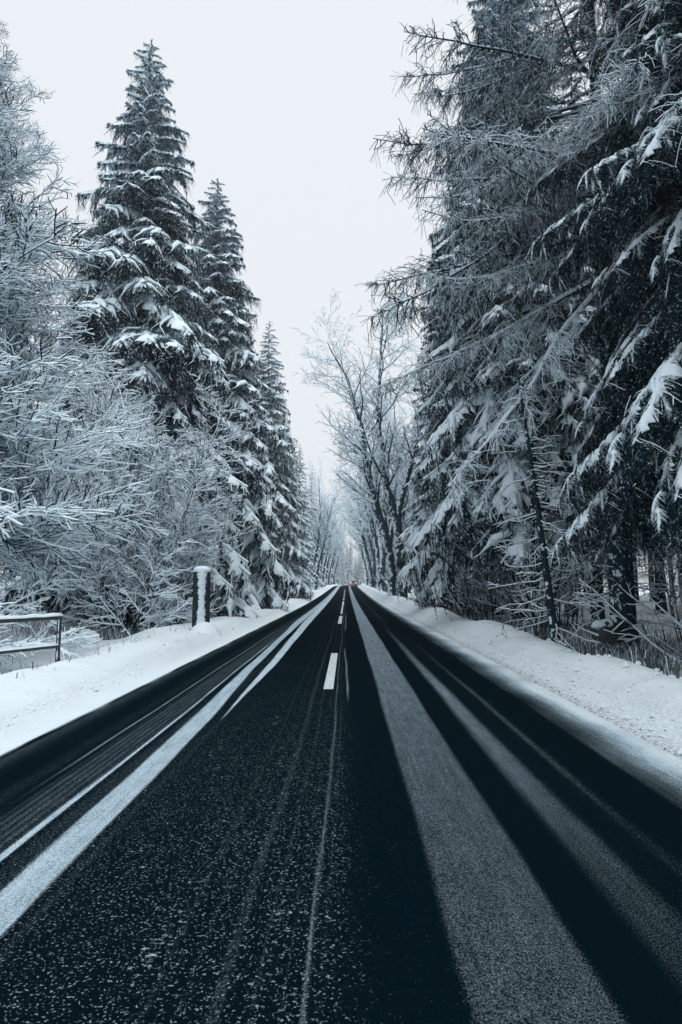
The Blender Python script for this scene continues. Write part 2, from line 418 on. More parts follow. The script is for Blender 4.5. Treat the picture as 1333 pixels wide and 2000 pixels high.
SPRAY = [spruce_bough(90 + i, 0.95, sp=0.05, hang_sp=0.10, hang=(0.10, 0.34), blade=(0.040, 0.011), bl_sp=0.0085, snow=0.34, k0=.30, frost=.03, hfrost=.05, curl=.10, side_sp=.06, wid=0.8, s2=.40, wl=.38, sad=.055, pads=4, drp=(0.35, 1.3)).arrays() for i in range(3)]
def near_bough(seed, L, curl):
    rng = np.random.default_rng(seed); mb = MB(); n = 16; t = np.linspace(0, 1, n)
    ax = np.zeros((n, 3)); ax[:, 0] = L * t; ax[:, 1] = 0.0; ax[:, 2] = L * (0.10 * t - 0.50 * t ** 2 + curl * t ** 3)
    T = nrm(np.gradient(ax, axis=0))
    base = spruce_bough(seed + 500, L, sp=0.10, hang_sp=0.075, hang=(0.22, 0.95), blade=(0.046, 0.012), bl_sp=0.0125, snow=1.0, k0=-.45, axs=.45, frost=.10, hfrost=.12, curl=curl, side_sp=.09, wid=1.2, s2=.22, wl=.30, sad=.056, pads=8, drp=(0.5, 1.6)).arrays()
    mb.add(*base)
    ns = int(L * 5.0); us_ = np.sort(rng.uniform(0.20, 1.0, ns)); us_[-1:] = 1.0
    ax[:, 2] = L * (0.10 * t - 0.52 * t ** 2 + curl * t ** 3); T = nrm(np.gradient(ax, axis=0))
    for u in us_:
        f = u * (n - 1); a_ = min(n - 2, int(f)); p = ax[a_] + (ax[a_ + 1] - ax[a_]) * (f - a_); tt = T[a_]
        az0 = math.atan2(tt[1], tt[0]); sd = rng.choice([-1, 1]); az_ = az0 + sd * R_(rng.uniform(15, 75) * (1.15 - 0.75 * u))
        pit_ = -rng.uniform(25, 70); sc = rng.uniform(0.35, 0.85) * (1.15 - 0.4 * u)
        V, q, qm, tr, tm = SPRAY[rng.integers(3)]
        mb.add(V @ (rot_euler(R_(rng.normal(0, 18)), -R_(pit_), az_).T * sc) + p, q, qm, tr, tm)
    nh = int(L * 34); uh = rng.uniform(.06, 1, nh); f = uh * (n - 1); a_ = f.astype(int).clip(0, n - 2)
    B = ax[a_] + (ax[a_ + 1] - ax[a_]) * (f - a_)[:, None]; hl = rng.uniform(.15, .8, nh) * (1.1 - .5 * uh)
    hd = nrm(np.stack([rng.normal(0, .16, nh), rng.normal(0, .22, nh), -np.ones(nh)], 1)); s4 = np.linspace(0, 1, 4)[None]
    P3 = B[:, None] + hd[:, None] * (hl[:, None] * s4)[..., None]
    b_, t_, _, _ = along(P3, np.maximum(4, (hl / .010).astype(int))); blades(mb, rng, b_, t_, .036, .009, .14, 0, 2)
    return mb
SPM = ('needle', 'twig', 'snow')
MID_ME = [(L, m.mesh('bough', SPM)) for L, m in MBo]

def trunk_mesh(name, H, r0, mat='bark', k=12, lean=(0, 0), seg=24, wob=0.02, seed=0, flare=0.35):
    rng = np.random.default_rng(seed); mb = MB(); t = np.linspace(0, 1, seg)
    P = np.zeros((1, seg, 3)); P[0, :, 2] = -0.4 + (H + 0.4) * t
    P[0, :, 0] = lean[0] * t + wob * np.cumsum(rng.normal(0, 1, seg)) * 0.4; P[0, :, 1] = lean[1] * t + wob * np.cumsum(rng.normal(0, 1, seg)) * 0.4
    r = r0 * (1 - t) ** 0.85 + 0.012 + r0 * flare * np.exp(-t * H / 0.5)
    tubes(mb, P, r[None], np.zeros((1, seg)), k, 0, 0)
    return mb.mesh(name, (mat,))

def crown_plan(seed, H, z0, Lmax, n, top_pow=0.85, low_pitch=-24, hi_pitch=10, azr=None):
    rng = np.random.default_rng(seed); out = []
    f = (np.arange(n) + 0.5) / n
    f = 1 - (1 - f) ** 1.0
    u = f ** 1.05
    for i in range(n):
        z = z0 + (H - z0) * min(0.992, u[i]) + rng.normal(0, 0.08)
        L = Lmax * (1 - u[i]) ** top_pow * rng.uniform(0.72, 1.12) + 0.22
        az = i * 2.39996 + rng.normal(0, 0.25)
        pit = low_pitch + (hi_pitch - low_pitch) * u[i] ** 1.3 + rng.normal(0, 5)
        out.append((z, L, az, pit))
    return out

def pick(lib, L, rng):
    c = sorted(range(len(lib)), key=lambda i: abs(math.log(lib[i][0] / L)))[:2]
    if L > 4.3: return rng.choice([0, 0, 1])
    i = c[0] if rng.random() < 0.72 else c[1]
    if lib[i][0] / L > 1.9: i = c[0]
    return i

def add_boughs(root, plan, lib, seed, dx=0.10):
    rng = random.Random(seed)
    for z, L, az, pit in plan:
        i = pick(lib, L, rng); s = L / lib[i][0]
        o = ob('bough', lib[i][1], root, (math.cos(az) * dx * 0.5, math.sin(az) * dx * 0.5, z), (R_(rng.gauss(0, 7)), -R_(pit), az),
               (s, s * rng.uniform(0.95, 1.3), s * rng.uniform(0.9, 1.1)))

def rot_euler(rx, ry, rz):
    cx, sx, cy, sy, cz, sz = math.cos(rx), math.sin(rx), math.cos(ry), math.sin(ry), math.cos(rz), math.sin(rz)
    X = np.array([[1, 0, 0], [0, cx, -sx], [0, sx, cx]]); Y = np.array([[cy, 0, sy], [0, 1, 0], [-sy, 0, cy]]); Z = np.array([[cz, -sz, 0], [sz, cz, 0], [0, 0, 1]])
    return Z @ Y @ X

NB_ME = [(L, near_bough(sd, L, c).mesh('near_bough', SPM)) for L, sd, c in ((4.4, 10, .10), (3.6, 11, .02), (2.8, 12, .18))]

def dead_branches(mb, rng, z0, z1, n, l0, l1, bark=1, snow=2, lean=0.0):
    z = rng.uniform(z0, z1, n); az = rng.uniform(0, 2 * math.pi, n); l = rng.uniform(l0, l1, n)
    s = np.linspace(0, 1, 5)[None]
    P = np.zeros((n, 5, 3)); P[..., 0] = np.cos(az)[:, None] * l[:, None] * s; P[..., 1] = np.sin(az)[:, None] * l[:, None] * s
    P[..., 2] = z[:, None] + l[:, None] * (-0.30 * s + rng.uniform(-0.1, 0.35, n)[:, None] * s ** 2)
    P[:, 1:, :] += rng.normal(0, 0.03, (n, 4, 3))
    tubes(mb, P, 0.016 * (1.1 - s) * np.ones((n, 1)), 0.020 * np.ones((n, 5)) * rng.uniform(0.2, 1.2, n)[:, None], 4, bark, snow, 0.5)
    k = n * 4; idx = np.repeat(np.arange(n), 4); f = rng.uniform(0.3, 1, k); a = (f * 4).astype(int).clip(0, 3)
    B = P[idx, a] + (P[idx, a + 1] - P[idx, a]) * (f * 4 - a)[:, None]; T = nrm(P[idx, a + 1] - P[idx, a])
    d = nrm(T + 0.8 * np.stack([rng.normal(size=k), rng.normal(size=k), rng.normal(0, 0.4, k)], 1)); ll = rng.uniform(0.12, 0.5, k)
    s3 = np.linspace(0, 1, 3)[None]; P2 = B[:, None] + d[:, None] * (ll[:, None] * s3)[..., None]; P2[..., 2] -= 0.2 * ll[:, None] * s3 ** 2
    tubes(mb, P2, np.full((k, 3), 0.005), np.full((k, 3), 0.012), 4, bark, snow, 0.5)

def joined_crown(name, seed, H, z0, Lmax, n, dead=0, **kw):
    rng = random.Random(seed); mb = MB()
    arr = [m.arrays() for _, m in LB]
    for z, L, az, pit in crown_plan(seed, H, z0, Lmax, n, **kw):
        i = pick(LB, L, rng); s = L / LB[i][0]
        V, q, qm, t, tm = arr[i]
        Rm = rot_euler(R_(rng.gauss(0, 7)), -R_(pit), az)
        mb.add(V @ (Rm.T * s) + np.array([0, 0, z]), q, qm, t, tm)
    if dead: dead_branches(mb, np.random.default_rng(seed), 1.0, z0, dead, 0.6, 2.0)
    return mb.mesh(name, SPM)

# ------------------------------------------------------------------ bare branching trees
def grow(rng, p, d, L, r, lv, cfg, out):
    n = cfg['n'][lv]; st = L / (n - 1); pts = [p]; dirs = [d]
    w = cfg['wander'][lv]; up = cfg['up'][lv]
    for i in range(n - 1):
        d = (d + Vector((rng.gauss(0, w), rng.gauss(0, w), rng.gauss(0, w) + up))).normalized()
        p = p + d * st; pts.append(p); dirs.append(d)
    te = cfg['tip'][lv]
    rad = [max(cfg['rmin'], r * (1 - (1 - te) * i / (n - 1))) for i in range(n)]
    sv = cfg['snow'][lv] * rng.uniform(0.5, 1.25)
    out.append(([tuple(x) for x in pts], rad, [sv * (1.0 if i < n - 1 else 0.4) for i in range(n)], lv))
    if lv + 1 >= len(cfg['n']): return
    c = L * cfg['dens'][lv]; c = int(c) + (rng.random() < c - int(c))
    f0 = cfg['from'][lv]
    for j in range(c):
        f = f0 + (1 - f0) * (j + rng.random()) / max(1, c)
        x = f * (n - 1); a = min(n - 2, int(x)); bp = pts[a].lerp(pts[a + 1], x - a); bd = dirs[a + 1]
        rv = Vector((rng.gauss(0, 1), rng.gauss(0, 1), rng.gauss(0, 1) * cfg['flat'][lv]))
        o = (rv - bd * rv.dot(bd))
        if o.length < 1e-4: continue
        o.normalize(); an = R_(cfg['ang'][lv] * rng.uniform(0.7, 1.3))
        cd = bd * math.cos(an) + o * math.sin(an)
        cl = L * cfg['ratio'][lv] * (1 - cfg['fall'][lv] * f) * rng.uniform(0.6, 1.25)
        cl = max(cl, cfg['lmin'][lv])
        cr = rad[a] * cfg['rr'][lv]
        grow(rng, bp, cd, cl, cr, lv + 1, cfg, out)

def bare_tree(name, seed, stems, cfg, mats, split=True, kf=lambda lv: (8, 6, 4, 4, 4, 4)[lv], widen=0.4, rime=0.0):
    """stems: (base, dir, length, radius). returns trunk mesh, crown mesh"""
    rng = random.Random(seed); out = []
    for b, d, L, r in stems: grow(rng, Vector(b), Vector(d).normalized(), L, r, 0, cfg, out)
    tr, cr = MB(), MB()
    polys_to_tubes(tr, [x for x in out if x[3] == 0], kf, 0, 1, widen)
    polys_to_tubes(cr, [x for x in out if x[3] > 0], kf, 0, 1, widen, rime)
    return tr.mesh(name + '_trunk', mats), cr.mesh(name + '_crown', mats)

# ------------------------------------------------------------------ larch boughs: bare, with dense fine shoots
def larch_bough(seed, L, droop, sn_=0.011, lift=0.0, tw=0.055, l2r=(0.08, 0.34), rnd=0.75, s2=0.5, rime=0.16, wide=0.30):
    rng = np.random.default_rng(seed); mb = MB(); n = 14; t = np.linspace(0, 1, n)
    ax = np.zeros((n, 3)); ax[:, 0] = L * t; ax[:, 1] = 0.05 * L * np.sin(3 * t + rng.uniform(0, 6)) * t
    ax[:, 2] = L * (0.05 * t - droop * t ** 1.6 + (0.16 + lift) * t ** 4) + 0.03 * L * np.sin(7 * t + rng.uniform(0, 6)) * t
    ax += rng.normal(0, 0.012, ax.shape)
    tubes(mb, ax[None], (0.046 * (L / 5) * (1.05 - t) ** 0.9 + 0.006)[None], (0.014 * (1.1 - 0.6 * t))[None], 6, 0, 1, 0.3)
    def axat(u):
        f = u * (n - 1); a = np.clip(f.astype(int), 0, n - 2); fr = (f - a)[:, None]
        return ax[a] + (ax[a + 1] - ax[a]) * fr, nrm(ax[a + 1] - ax[a])
    nb = int(L / 0.055); u = np.sort(rng.uniform(0.16, 0.99, nb)); B, T = axat(u)
    lat = nrm(np.stack([-T[:, 1], T[:, 0], np.zeros(nb)], 1)) * np.where(rng.random(nb) < 0.5, 1, -1)[:, None]
    ang = np.radians(rng.uniform(30, 75, nb)); D = T * np.cos(ang)[:, None] + lat * np.sin(ang)[:, None]
    D[:, 2] += rng.normal(-0.18, 0.30, nb); D = nrm(D)
    ln = np.clip(wide * L * (1 - u) ** 0.6 * rng.uniform(0.35, 1.2, nb), 0.25, 1.5)
    m = 6; s = np.linspace(0, 1, m)[None]
    P = B[:, None] + D[:, None] * (ln[:, None] * s)[..., None]; P[..., 2] -= (0.26 - 2.2 * lift) * ln[:, None] * s ** 2
    P[:, 1:] += rng.normal(0, 0.018, (nb, m - 1, 3))
    tubes(mb, P, 0.008 * (1.15 - s) * np.ones((nb, 1)), sn_ * rng.uniform(0.4, 1.2, (nb, 1)) * np.ones((1, m)), 4, 0, 1, 0.5, 0.3, rime)
    per = np.maximum(2, (ln / tw).astype(int)); SB, ST, si, ss = along(P, per); k = len(SB)
    d2 = nrm(ST * 0.7 + rnd * rng.normal(size=(k, 3)) * np.array([1, 1, 0.7]) - np.array([0, 0, 0.28 - 2.5 * lift])); l2 = rng.uniform(*l2r, k)
    s3 = np.linspace(0, 1, 4 if lift else 3)[None]; P2 = SB[:, None] + d2[:, None] * (l2[:, None] * s3)[..., None]; P2[..., 2] -= (0.25 - 5 * lift) * l2[:, None] * s3 ** 2
    tubes(mb, P2, np.full((k, s3.size), 0.0035), sn_ * s2 * rng.uniform(0.4, 1.3, (k, 1)) * np.ones((1, s3.size)), 4, 0, 1, 0.6, 0.3, rime)
    return mb.mesh('larch_bough', ('twig', 'snow'))
LARCH_ME = [(5.2, larch_bough(71, 5.2, 0.10)), (4.6, larch_bough(72, 4.6, 0.28)), (4.0, larch_bough(73, 4.0, 0.45))]

# ------------------------------------------------------------------ the lie of the land
def sstep(a, b, x):
    t = np.clip((x - a) / (b - a), 0, 1); return t * t * (3 - 2 * t)
def xc(y): return np.where(y > 150, 0.0006 * (y - 150) ** 2, 0.0) - np.where(y > 400, 0.0006 * (y - 400) ** 2, 0.0)
def zr(y): return 1.45 * sstep(35, 205, y) - 0.0009 * np.clip(y - 205, 0, 60) ** 2 * 0.6
EDGE_L, EDGE_R = -3.45, 3.05
_rs = np.random.RandomState(4)
_waves = [(_rs.uniform(0, 2 * math.pi), _rs.uniform(0, 2 * math.pi), f) for f in (0.35, 0.55, 0.9, 1.5, 2.3, 3.6, 5.5, 8.0, 11.0, 15.0) for _ in range(3)]
def lump(x, y, lo, hi):
    z = 0
    for a, p, f in _waves:
        if lo <= f <= hi: z = z + np.sin(f * (x * math.cos(a) + y * math.sin(a)) + p + 1.3 * np.sin(0.7 * f * (x * math.sin(a) - y * math.cos(a)) + 2 * p)) / f
    return z
def land(u, y):
    """height above the road profile at u metres from its axis"""
    wob = 0.18 * np.sin(y * 0.42) + 0.10 * np.sin(y * 1.3 + 1) + 0.05 * np.sin(y * 3.1)
    far = sstep(10, 55, y)
    hr = 0.37 + 0.03 * np.sin(y * 0.6 + 2) + 0.03 * np.sin(y * 1.9) + 0.015 * np.sin(y * 5.3) + 0.22 * far
    cr = 4.55 + wob - 0.25 * far
    right = hr * sstep(EDGE_R + 0.12, cr - 0.15, u) - (hr + 0.05) * 0.75 * sstep(cr + 0.05, cr + 1.1, u) + 0.25 * sstep(8, 22, u)
    hl = 0.15 + 0.04 * np.sin(y * 0.5)
    left = hl * sstep(-EDGE_L + 0.02, -EDGE_L + 0.55, -u) + 0.07 * sstep(4.2, 5.2, -u) - 0.42 * sstep(5.3 + wob, 6.9 + wob, -u) + 0.55 * sstep(7.6, 12, -u)
    z = np.where(u > 0, right, left)
    out = np.where(u > 0, sstep(EDGE_R + 0.15, EDGE_R + 0.9, u), sstep(-EDGE_L + 0.1, -EDGE_L + 0.8, -u))
    z = z + out * (np.where(u > 0, 0.006, 0.018) * lump(u, y, 0.3, 1.6) + 0.034 * lump(u, y, 2.0, 16.0) * (0.55 + 0.45 * np.sin(u * 1.7 + y * 0.9)))
    inside = (u > EDGE_L + 0.10) & (u < EDGE_R - 0.10)
    return np.where(inside, -0.06, z)
def gz(x, y):
    x = np.asarray(x, float); y = np.asarray(y, float)
    return float(zr(y) + land(x - xc(y), y))

def axis(*segs):
    out = []
    for a, b, st in segs: out += list(np.arange(a, b, st))
    return np.array(sorted(set(np.round(out, 4))))
ys = [-60, -30, -12, -4, 0.0]
y = 0.6
while y < 700: ys.append(y); y += max(0.075, 0.0115 * y) if y < 80 else 0.045 * y
ys = np.array(ys + [900, 1500, 3000])
us = axis((-9.0, -3.0, 0.085), (2.6, 8.0, 0.085), (-24, -9, 0.5), (8, 24, 0.5), (-3.0, 2.6, 0.7))
us = np.concatenate([[-2500, -900, -300, -120, -70, -45, -32], us, [24, 32, 45, 70, 120, 300, 900, 2500]])
def sheet(name, us, ys, fz, attrs, mat):
    U, Y = np.meshgrid(us, ys); X = U + xc(Y); Z = fz(U, Y)
    V = np.stack([X, Y, Z], -1).reshape(-1, 3); nu = len(us)
    i = np.arange(len(ys) - 1)[:, None] * nu + np.arange(nu - 1)[None]
    q = np.stack([i, i + 1, i + nu + 1, i + nu], -1).reshape(-1, 4)
    mb = MB(); mb.add(V, q, 0); me = mb.mesh(name, (mat,))
    for an, fn in attrs.items():
        at = me.attributes.new(an, 'FLOAT', 'POINT'); at.data.foreach_set('value', fn(U, Y).ravel().astype(np.float32))
    o = ob(name, me); o['kind'] = 'structure'; return o
def dirt(u, y):
    e = np.where(u > 0, u - (EDGE_R + 0.10), EDGE_L - 0.10 - u)
    return 0.9 * np.exp(-((e - 0.05) / 0.16) ** 2) * (u > 0) + 0.30 * np.exp(-((e - 0.5) / 0.3) ** 2)
sheet('snowy_ground', us, ys, lambda u, y: zr(y) + land(u, y), {'dirt': dirt}, 'ground')

# road with its snow tracks
H_ = CAM_H
def band(u, c, w, e=0.018): return sstep(c - w / 2 - e, c - w / 2 + e, u) * (1 - sstep(c + w / 2 - e, c + w / 2 + e, u))
def cover(u, y):
    k = u / H_ + 0.004 * np.sin(y * 0.9 + 1.3 * u) + 0.002 * np.sin(y * 2.3 + u)
    ip = lambda xs, vs: np.interp(y, xs, vs)
    c = np.zeros_like(u)
    # left lane: broad white strip that tread marks split further on
    c = np.maximum(c, band(k, ip([2, 5.5, 8, 12.5, 29, 60], [-1.045, -1.065, -1.09, -1.16, -1.30, -1.30]), ip([2, 8, 12.5, 20, 29], [.147, .155, .12, .12, .22]), .012) * 0.84)
    c = np.maximum(c, band(k, ip([7.5, 12.5, 29, 60], [-.935, -.93, -1.06, -1.1]), ip([7.5, 9, 12.5, 29, 60], [0.004, .035, .10, .22, .24]), .008) * 0.9 * sstep(7.3, 8.0, y))
    c = np.maximum(c, band(k, ip([2, 8, 16], [-1.262, -1.262, -1.30]), ip([2, 6, 9], [.045, .03, .022]), .007) * 0.85 * (1 - sstep(15, 24, y)))
    c = np.maximum(c, band(k, -1.53, ip([2, 6, 30], [.03, .022, .02]), .012) * 0.72 * sstep(3.5, 7, y) * (1 - 0.5 * sstep(18, 40, y)))
    c = np.maximum(c, band(k, -1.38, .24, .06) * (0.34 + 0.10 * np.sin(k * 160 + 0.4 * np.sin(y))))
    c = np.maximum(c, band(k, -1.165, .11, .02) * 0.26 * (1 - sstep(8, 12, y)))
    c = np.maximum(c, band(k, -1.62, .14, .05) * 0.22)
    c = np.maximum(c, band(k, -1.03, .09, .01) * 0.24 * sstep(8, 10, y) * (1 - sstep(22, 28, y)))
    c = np.maximum(c, band(k, -.93, .05, .02) * 0.26)
    # fine streaks between the wheels
    for kk, ww, a in ((-.09, .018, .52), (-.05, .012, .36), (-.30, .04, .3), (-.21, .016, .34), (-.38, .016, .3), (-.14, .012, .3), (-.46, .03, .24)):
        c = np.maximum(c, band(k + 0.008 * np.sin(y * .6), kk, ww, .008) * a)
    c = np.maximum(c, band(k, ip([8.5, 11, 17], [.022, .004, -.03]), .026, .009) * 0.62 * sstep(8, 10, y) * (1 - sstep(15, 18, y)))
    c = np.maximum(c, band(k, -.02, .05, .02) * 0.5 * sstep(20, 24, y) * (1 - sstep(32, 40, y)))
    # right lane
    c = np.maximum(c, band(k, ip([2, 12, 60], [.462, .460, .45]), ip([2, 12, 60], [.36, .34, .33]), .024) * ip([2, 4, 8, 14, 30], [.40, .43, .52, .62, .70]))
    c = np.maximum(c, band(k, ip([2, 5, 14], [.92, .905, .90]), ip([2, 5, 10, 20], [.22, .18, .14, .10]), .05) * ip([2, 3.5, 5.5, 10, 16, 26], [.28, .34, .48, .60, .5, .2]))
    c = np.maximum(c, band(k, 1.165, ip([2, 5, 12], [.14, .07, .05]), .045) * ip([2, 4, 6, 10, 14, 24], [.20, .25, .40, .50, .42, .1]))
    c = np.maximum(c, band(k, 1.05, .4, .1) * 0.13)
    c = np.maximum(c, band(k, 1.0, .12, .05) * 0.3 * sstep(18, 30, y))
    # slush at both edges
    c = np.maximum(c, 0.34 + 0.66 * sstep(1.50, 1.86, k) - 1.2 * (1 - sstep(1.38, 1.52, k)) + 0.05 * np.sin(y * 1.1 + 9 * k) + 0.04 * np.sin(y * 3.3))
    for kk, a in ((.72, .16), (.78, .22), (1.27, .2), (1.33, .14), (1.40, .24), (.14, .12), (.19, .16), (-.55, .16), (-.72, .2), (-1.72, .3), (-1.80, .2)):
        c = np.maximum(c, band(k + 0.006 * np.sin(y * .45 + kk * 9), kk, .012, .014) * a * (0.6 + 0.4 * np.sin(y * .3 + kk * 20)))
    c = np.maximum(c, 1.0 * sstep(1.99 + 0.015 * np.sin(y * 2.1) + 0.01 * np.sin(y * 5.7), 2.06, -k) + 0.34 * sstep(1.72, 1.99, -k) * (-k < 2.0))
    # hollows where two wheels have run
    return np.clip(c, 0, 1)
def fleck(u, y):
    k = u / H_
    f = sstep(-1.9, -1.0, k) * (1 - sstep(-.05, .12, k)) + 0.20 * sstep(0, .1, k) * (1 - sstep(.3, .4, k)) + 0.12 * sstep(1, 1.3, k)
    return f * np.interp(y, [2, 4, 8, 14, 25, 40], [1.0, .95, .75, .45, .15, 0]) * np.where(k < -.65, 1.0, 1.0)
ru = np.arange(EDGE_L - 0.02, EDGE_R + 0.14, 0.02)
ry = [-40, -10, 0.5]; y = 1.2
while y < 420: ry.append(y); y += max(0.10, 0.022 * y)
road = sheet('road', ru, np.array(ry), lambda u, y: zr(y) + 0.02 * (1 - (u / 3.3) ** 2), {'cover': cover, 'fleck': fleck}, 'road')

def dash(y0, y1, w, u0):
    n = max(2, int((y1 - y0) / 2) + 1); yy = np.linspace(y0, y1, n)
    mb = MB(); V = []
    for yv in yy:
        for du in (-w / 2, w / 2):
            V.append((u0 + du + float(xc(yv)), yv, float(zr(yv)) + 0.02 * (1 - ((u0 + du) / 3.3) ** 2) + 0.004))
    mb.add(V, [(2 * i, 2 * i + 1, 2 * i + 3, 2 * i + 2) for i in range(n - 1)], 0)
    return ob('lane_marking', mb.mesh('lane_marking', ('paint',)), road)
CL = -0.173 * H_
for a, b_, w in ((9.9, 15.0, .155), (26.2, 32.6, .16), (35, 47, .10), (48, 59, .13), (63, 69, .15), (75, 81, .15), (87, 93, .15), (99, 105, .15), (111, 117, .15), (-8, -3, .155)):
    dash(a, b_, w, CL)

# ------------------------------------------------------------------ loose stuff on the verges
def clods(name, seed, n, ufun, size, mat, label):
    rng = np.random.default_rng(seed); mb = MB()
    base = np.array([(1, 0, 0), (-1, 0, 0), (0, 1, 0), (0, -1, 0), (0, 0, 1), (0, 0, -.4), (.6, .6, .5), (-.6, .6, .5), (.6, -.6, .5), (-.6, -.6, .5)])
    tris = [(0, 6, 8), (6, 4, 8), (4, 9, 8), (4, 7, 9), (6, 7, 4), (2, 7, 6), (0, 2, 6), (0, 8, 3), (3, 8, 9), (3, 9, 1), (1, 9, 7), (1, 7, 2), (0, 5, 2), (2, 5, 1), (1, 5, 3), (3, 5, 0)]
    for _ in range(n):
        yv = 3.2 * (14 ** rng.random()); u = ufun(rng, yv); s = size * rng.lognormal(0, 0.5)
        x = u + float(xc(yv))
        V = base * s * rng.uniform(0.6, 1.3, (10, 3)) + np.array([x, yv, gz(x, yv) + 0.15 * s])
        mb.add(V, t=tris, tm=0)
    o = ob(name, mb.mesh(name, (mat,))); tag(o, label, None, None, 'stuff'); return o
clods('snow_clods', 5, 420, lambda r, y: r.uniform(3.3, 4.6), 0.022, 'ground', 'small thrown lumps of snow on the bank beside the right lane')
clods('snow_chunks', 15, 240, lambda r, y: r.choice([r.uniform(3.25, 3.7), r.uniform(4.2, 4.9)]), 0.024, 'ground', 'ploughed chunks of snow on the right bank and its crest')
clods('dirt_crumbs', 6, 260, lambda r, y: EDGE_R + 0.16 + abs(r.normal(0, 0.16)), 0.0065, 'dirt', 'dark dirt crumbs along the foot of the snowbank')
clods('snow_crumbs', 7, 500, lambda r, y: EDGE_L - 0.25 - abs(r.normal(0, 0.35)), 0.014, 'ground', 'crumbs of ploughed snow along the verge of the left lane')

def grass(name, seed, n, region, hgt, label, mats=('grass', 'snow', 'twig')):
    rng = np.random.default_rng(seed); mb = MB()
    x, y = region(rng, n); z = zr(y) + land(x - xc(y), y) - 0.03
    h = hgt * rng.uniform(0.4, 1.3, n); d = rng.normal(0, 0.35, (n, 2)) * h[:, None]; w = 0.007
    a = rng.uniform(0, math.pi, n); wx, wy = np.cos(a) * w, np.sin(a) * w
    V = np.stack([np.stack([x - wx, y - wy, z], 1), np.stack([x + wx, y + wy, z], 1), np.stack([x + d[:, 0] * .4 + wx * .8, y + d[:, 1] * .4 + wy * .8, z + h * .65], 1),
                  np.stack([x + d[:, 0] * .4 - wx * .8, y + d[:, 1] * .4 - wy * .8, z + h * .65], 1), np.stack([x + d[:, 0], y + d[:, 1], z + h * rng.uniform(.6, 1, n)], 1)], 1)
    i = np.arange(n)[:, None] * 5; mt = rng.choice([0, 1, 2], n, p=[.5, .18, .32])
    mb.add(V.reshape(-1, 3), (i + np.array([[0, 1, 2, 3]])), mt, (i + np.array([[3, 2, 4]])), mt)
    o = ob(name, mb.mesh(name, mats, False)); tag(o, label, None, None, 'stuff')
def reg_r(rng, n):
    y = 6 * (9 ** rng.random(n)); return 5.0 + np.abs(rng.normal(0, 2.6, n)) + 0.15 * np.sin(y), y
def reg_l(rng, n):
    y = 19 * (4.0 ** rng.random(n)); return -7.2 - np.abs(rng.normal(0, 2.6, n)) + 1.6 * sstep(22, 34, y), y
def reg_l2(rng, n):
    y = 9 * (3 ** rng.random(n)); return -4.9 - np.abs(rng.normal(0, 1.0, n)), y
grass('dry_grass', 8, 15000, reg_r, 0.42, 'dead grass poking out of the snow behind the right snowbank')
grass('frosted_grass', 9, 12000, reg_l, 0.45, 'frosted dead grass at the edge of the left forest')
grass('grass_stalks', 10, 160, reg_l2, 0.20, 'sparse thin stalks sticking out of the left verge snow')

# ------------------------------------------------------------------ railing, pillar, posts, car
def rail_mesh(P, r, k=10, snow=0.0, mats=('steel', 'snow'), seed=0):
    mb = MB(); P = np.array(P, float); n = 26; t = np.linspace(0, len(P) - 1, n); a = np.clip(t.astype(int), 0, len(P) - 2)
    Q = P[a] + (P[a + 1] - P[a]) * (t - a)[:, None]
    rng = np.random.default_rng(seed)
    tubes(mb, Q[None], np.full((1, n), r), (snow * rng.uniform(0.55, 1.3, n))[None], k, 0, 1, 0.25)
    for e, s_ in ((0, -1), (n - 1, 1)):
        d = nrm((Q[1] - Q[0])[None] if e == 0 else (Q[-1] - Q[-2])[None])[0] * s_
        mb.add(np.array([Q[e] + d * r * .4]), None)
    V, q, qm, tt, tm = mb.arrays()
    mb.add(np.zeros((0, 3)), t=[((n - 1) * k + j - mb.nv, (n - 1) * k + (j + 1) % k - mb.nv, n * k + 1 - mb.nv) for j in range(k)], tm=0)
    mb.add(np.zeros((0, 3)), t=[((j + 1) % k - mb.nv, j - mb.nv, n * k - mb.nv) for j in range(k)], tm=0)
    return mb.mesh('rail', mats)
rx, ryy = -5.55, 12.0
rg = thing('tube_railing', 'dark tubular steel railing with snow on its two rails at left verge', 'railing', (rx, ryy, gz(rx, ryy)))
dv = Vector((-0.55, -1.25, 0)).normalized()
def rp(s_, z): return (dv.x * s_, dv.y * s_, z)
for s_ in (0.0, 2.4, 4.8):
    ob('post', rail_mesh([rp(s_, -0.4), rp(s_, 0.90)], 0.042), rg)
ob('top_rail', rail_mesh([rp(-0.035, 0.90), rp(5.2, 0.90)], 0.044, snow=0.040, seed=1), rg)
ob('lower_rail', rail_mesh([rp(0.0, 0.36), rp(5.2, 0.36)], 0.040, snow=0.014, seed=2), rg)
# the plastered snow on the front of the post
mbp = MB(); tubes(mbp, np.array([[(0.006, -0.036, z) for z in np.linspace(0.05, 0.86, 14)]]), (0.017 * np.random.default_rng(3).uniform(0.1, 1.1, 14))[None], np.zeros((1, 14)), 6, 0, 0)
ob('stuck_snow', mbp.mesh('stuck_snow', ('snow',)), rg)

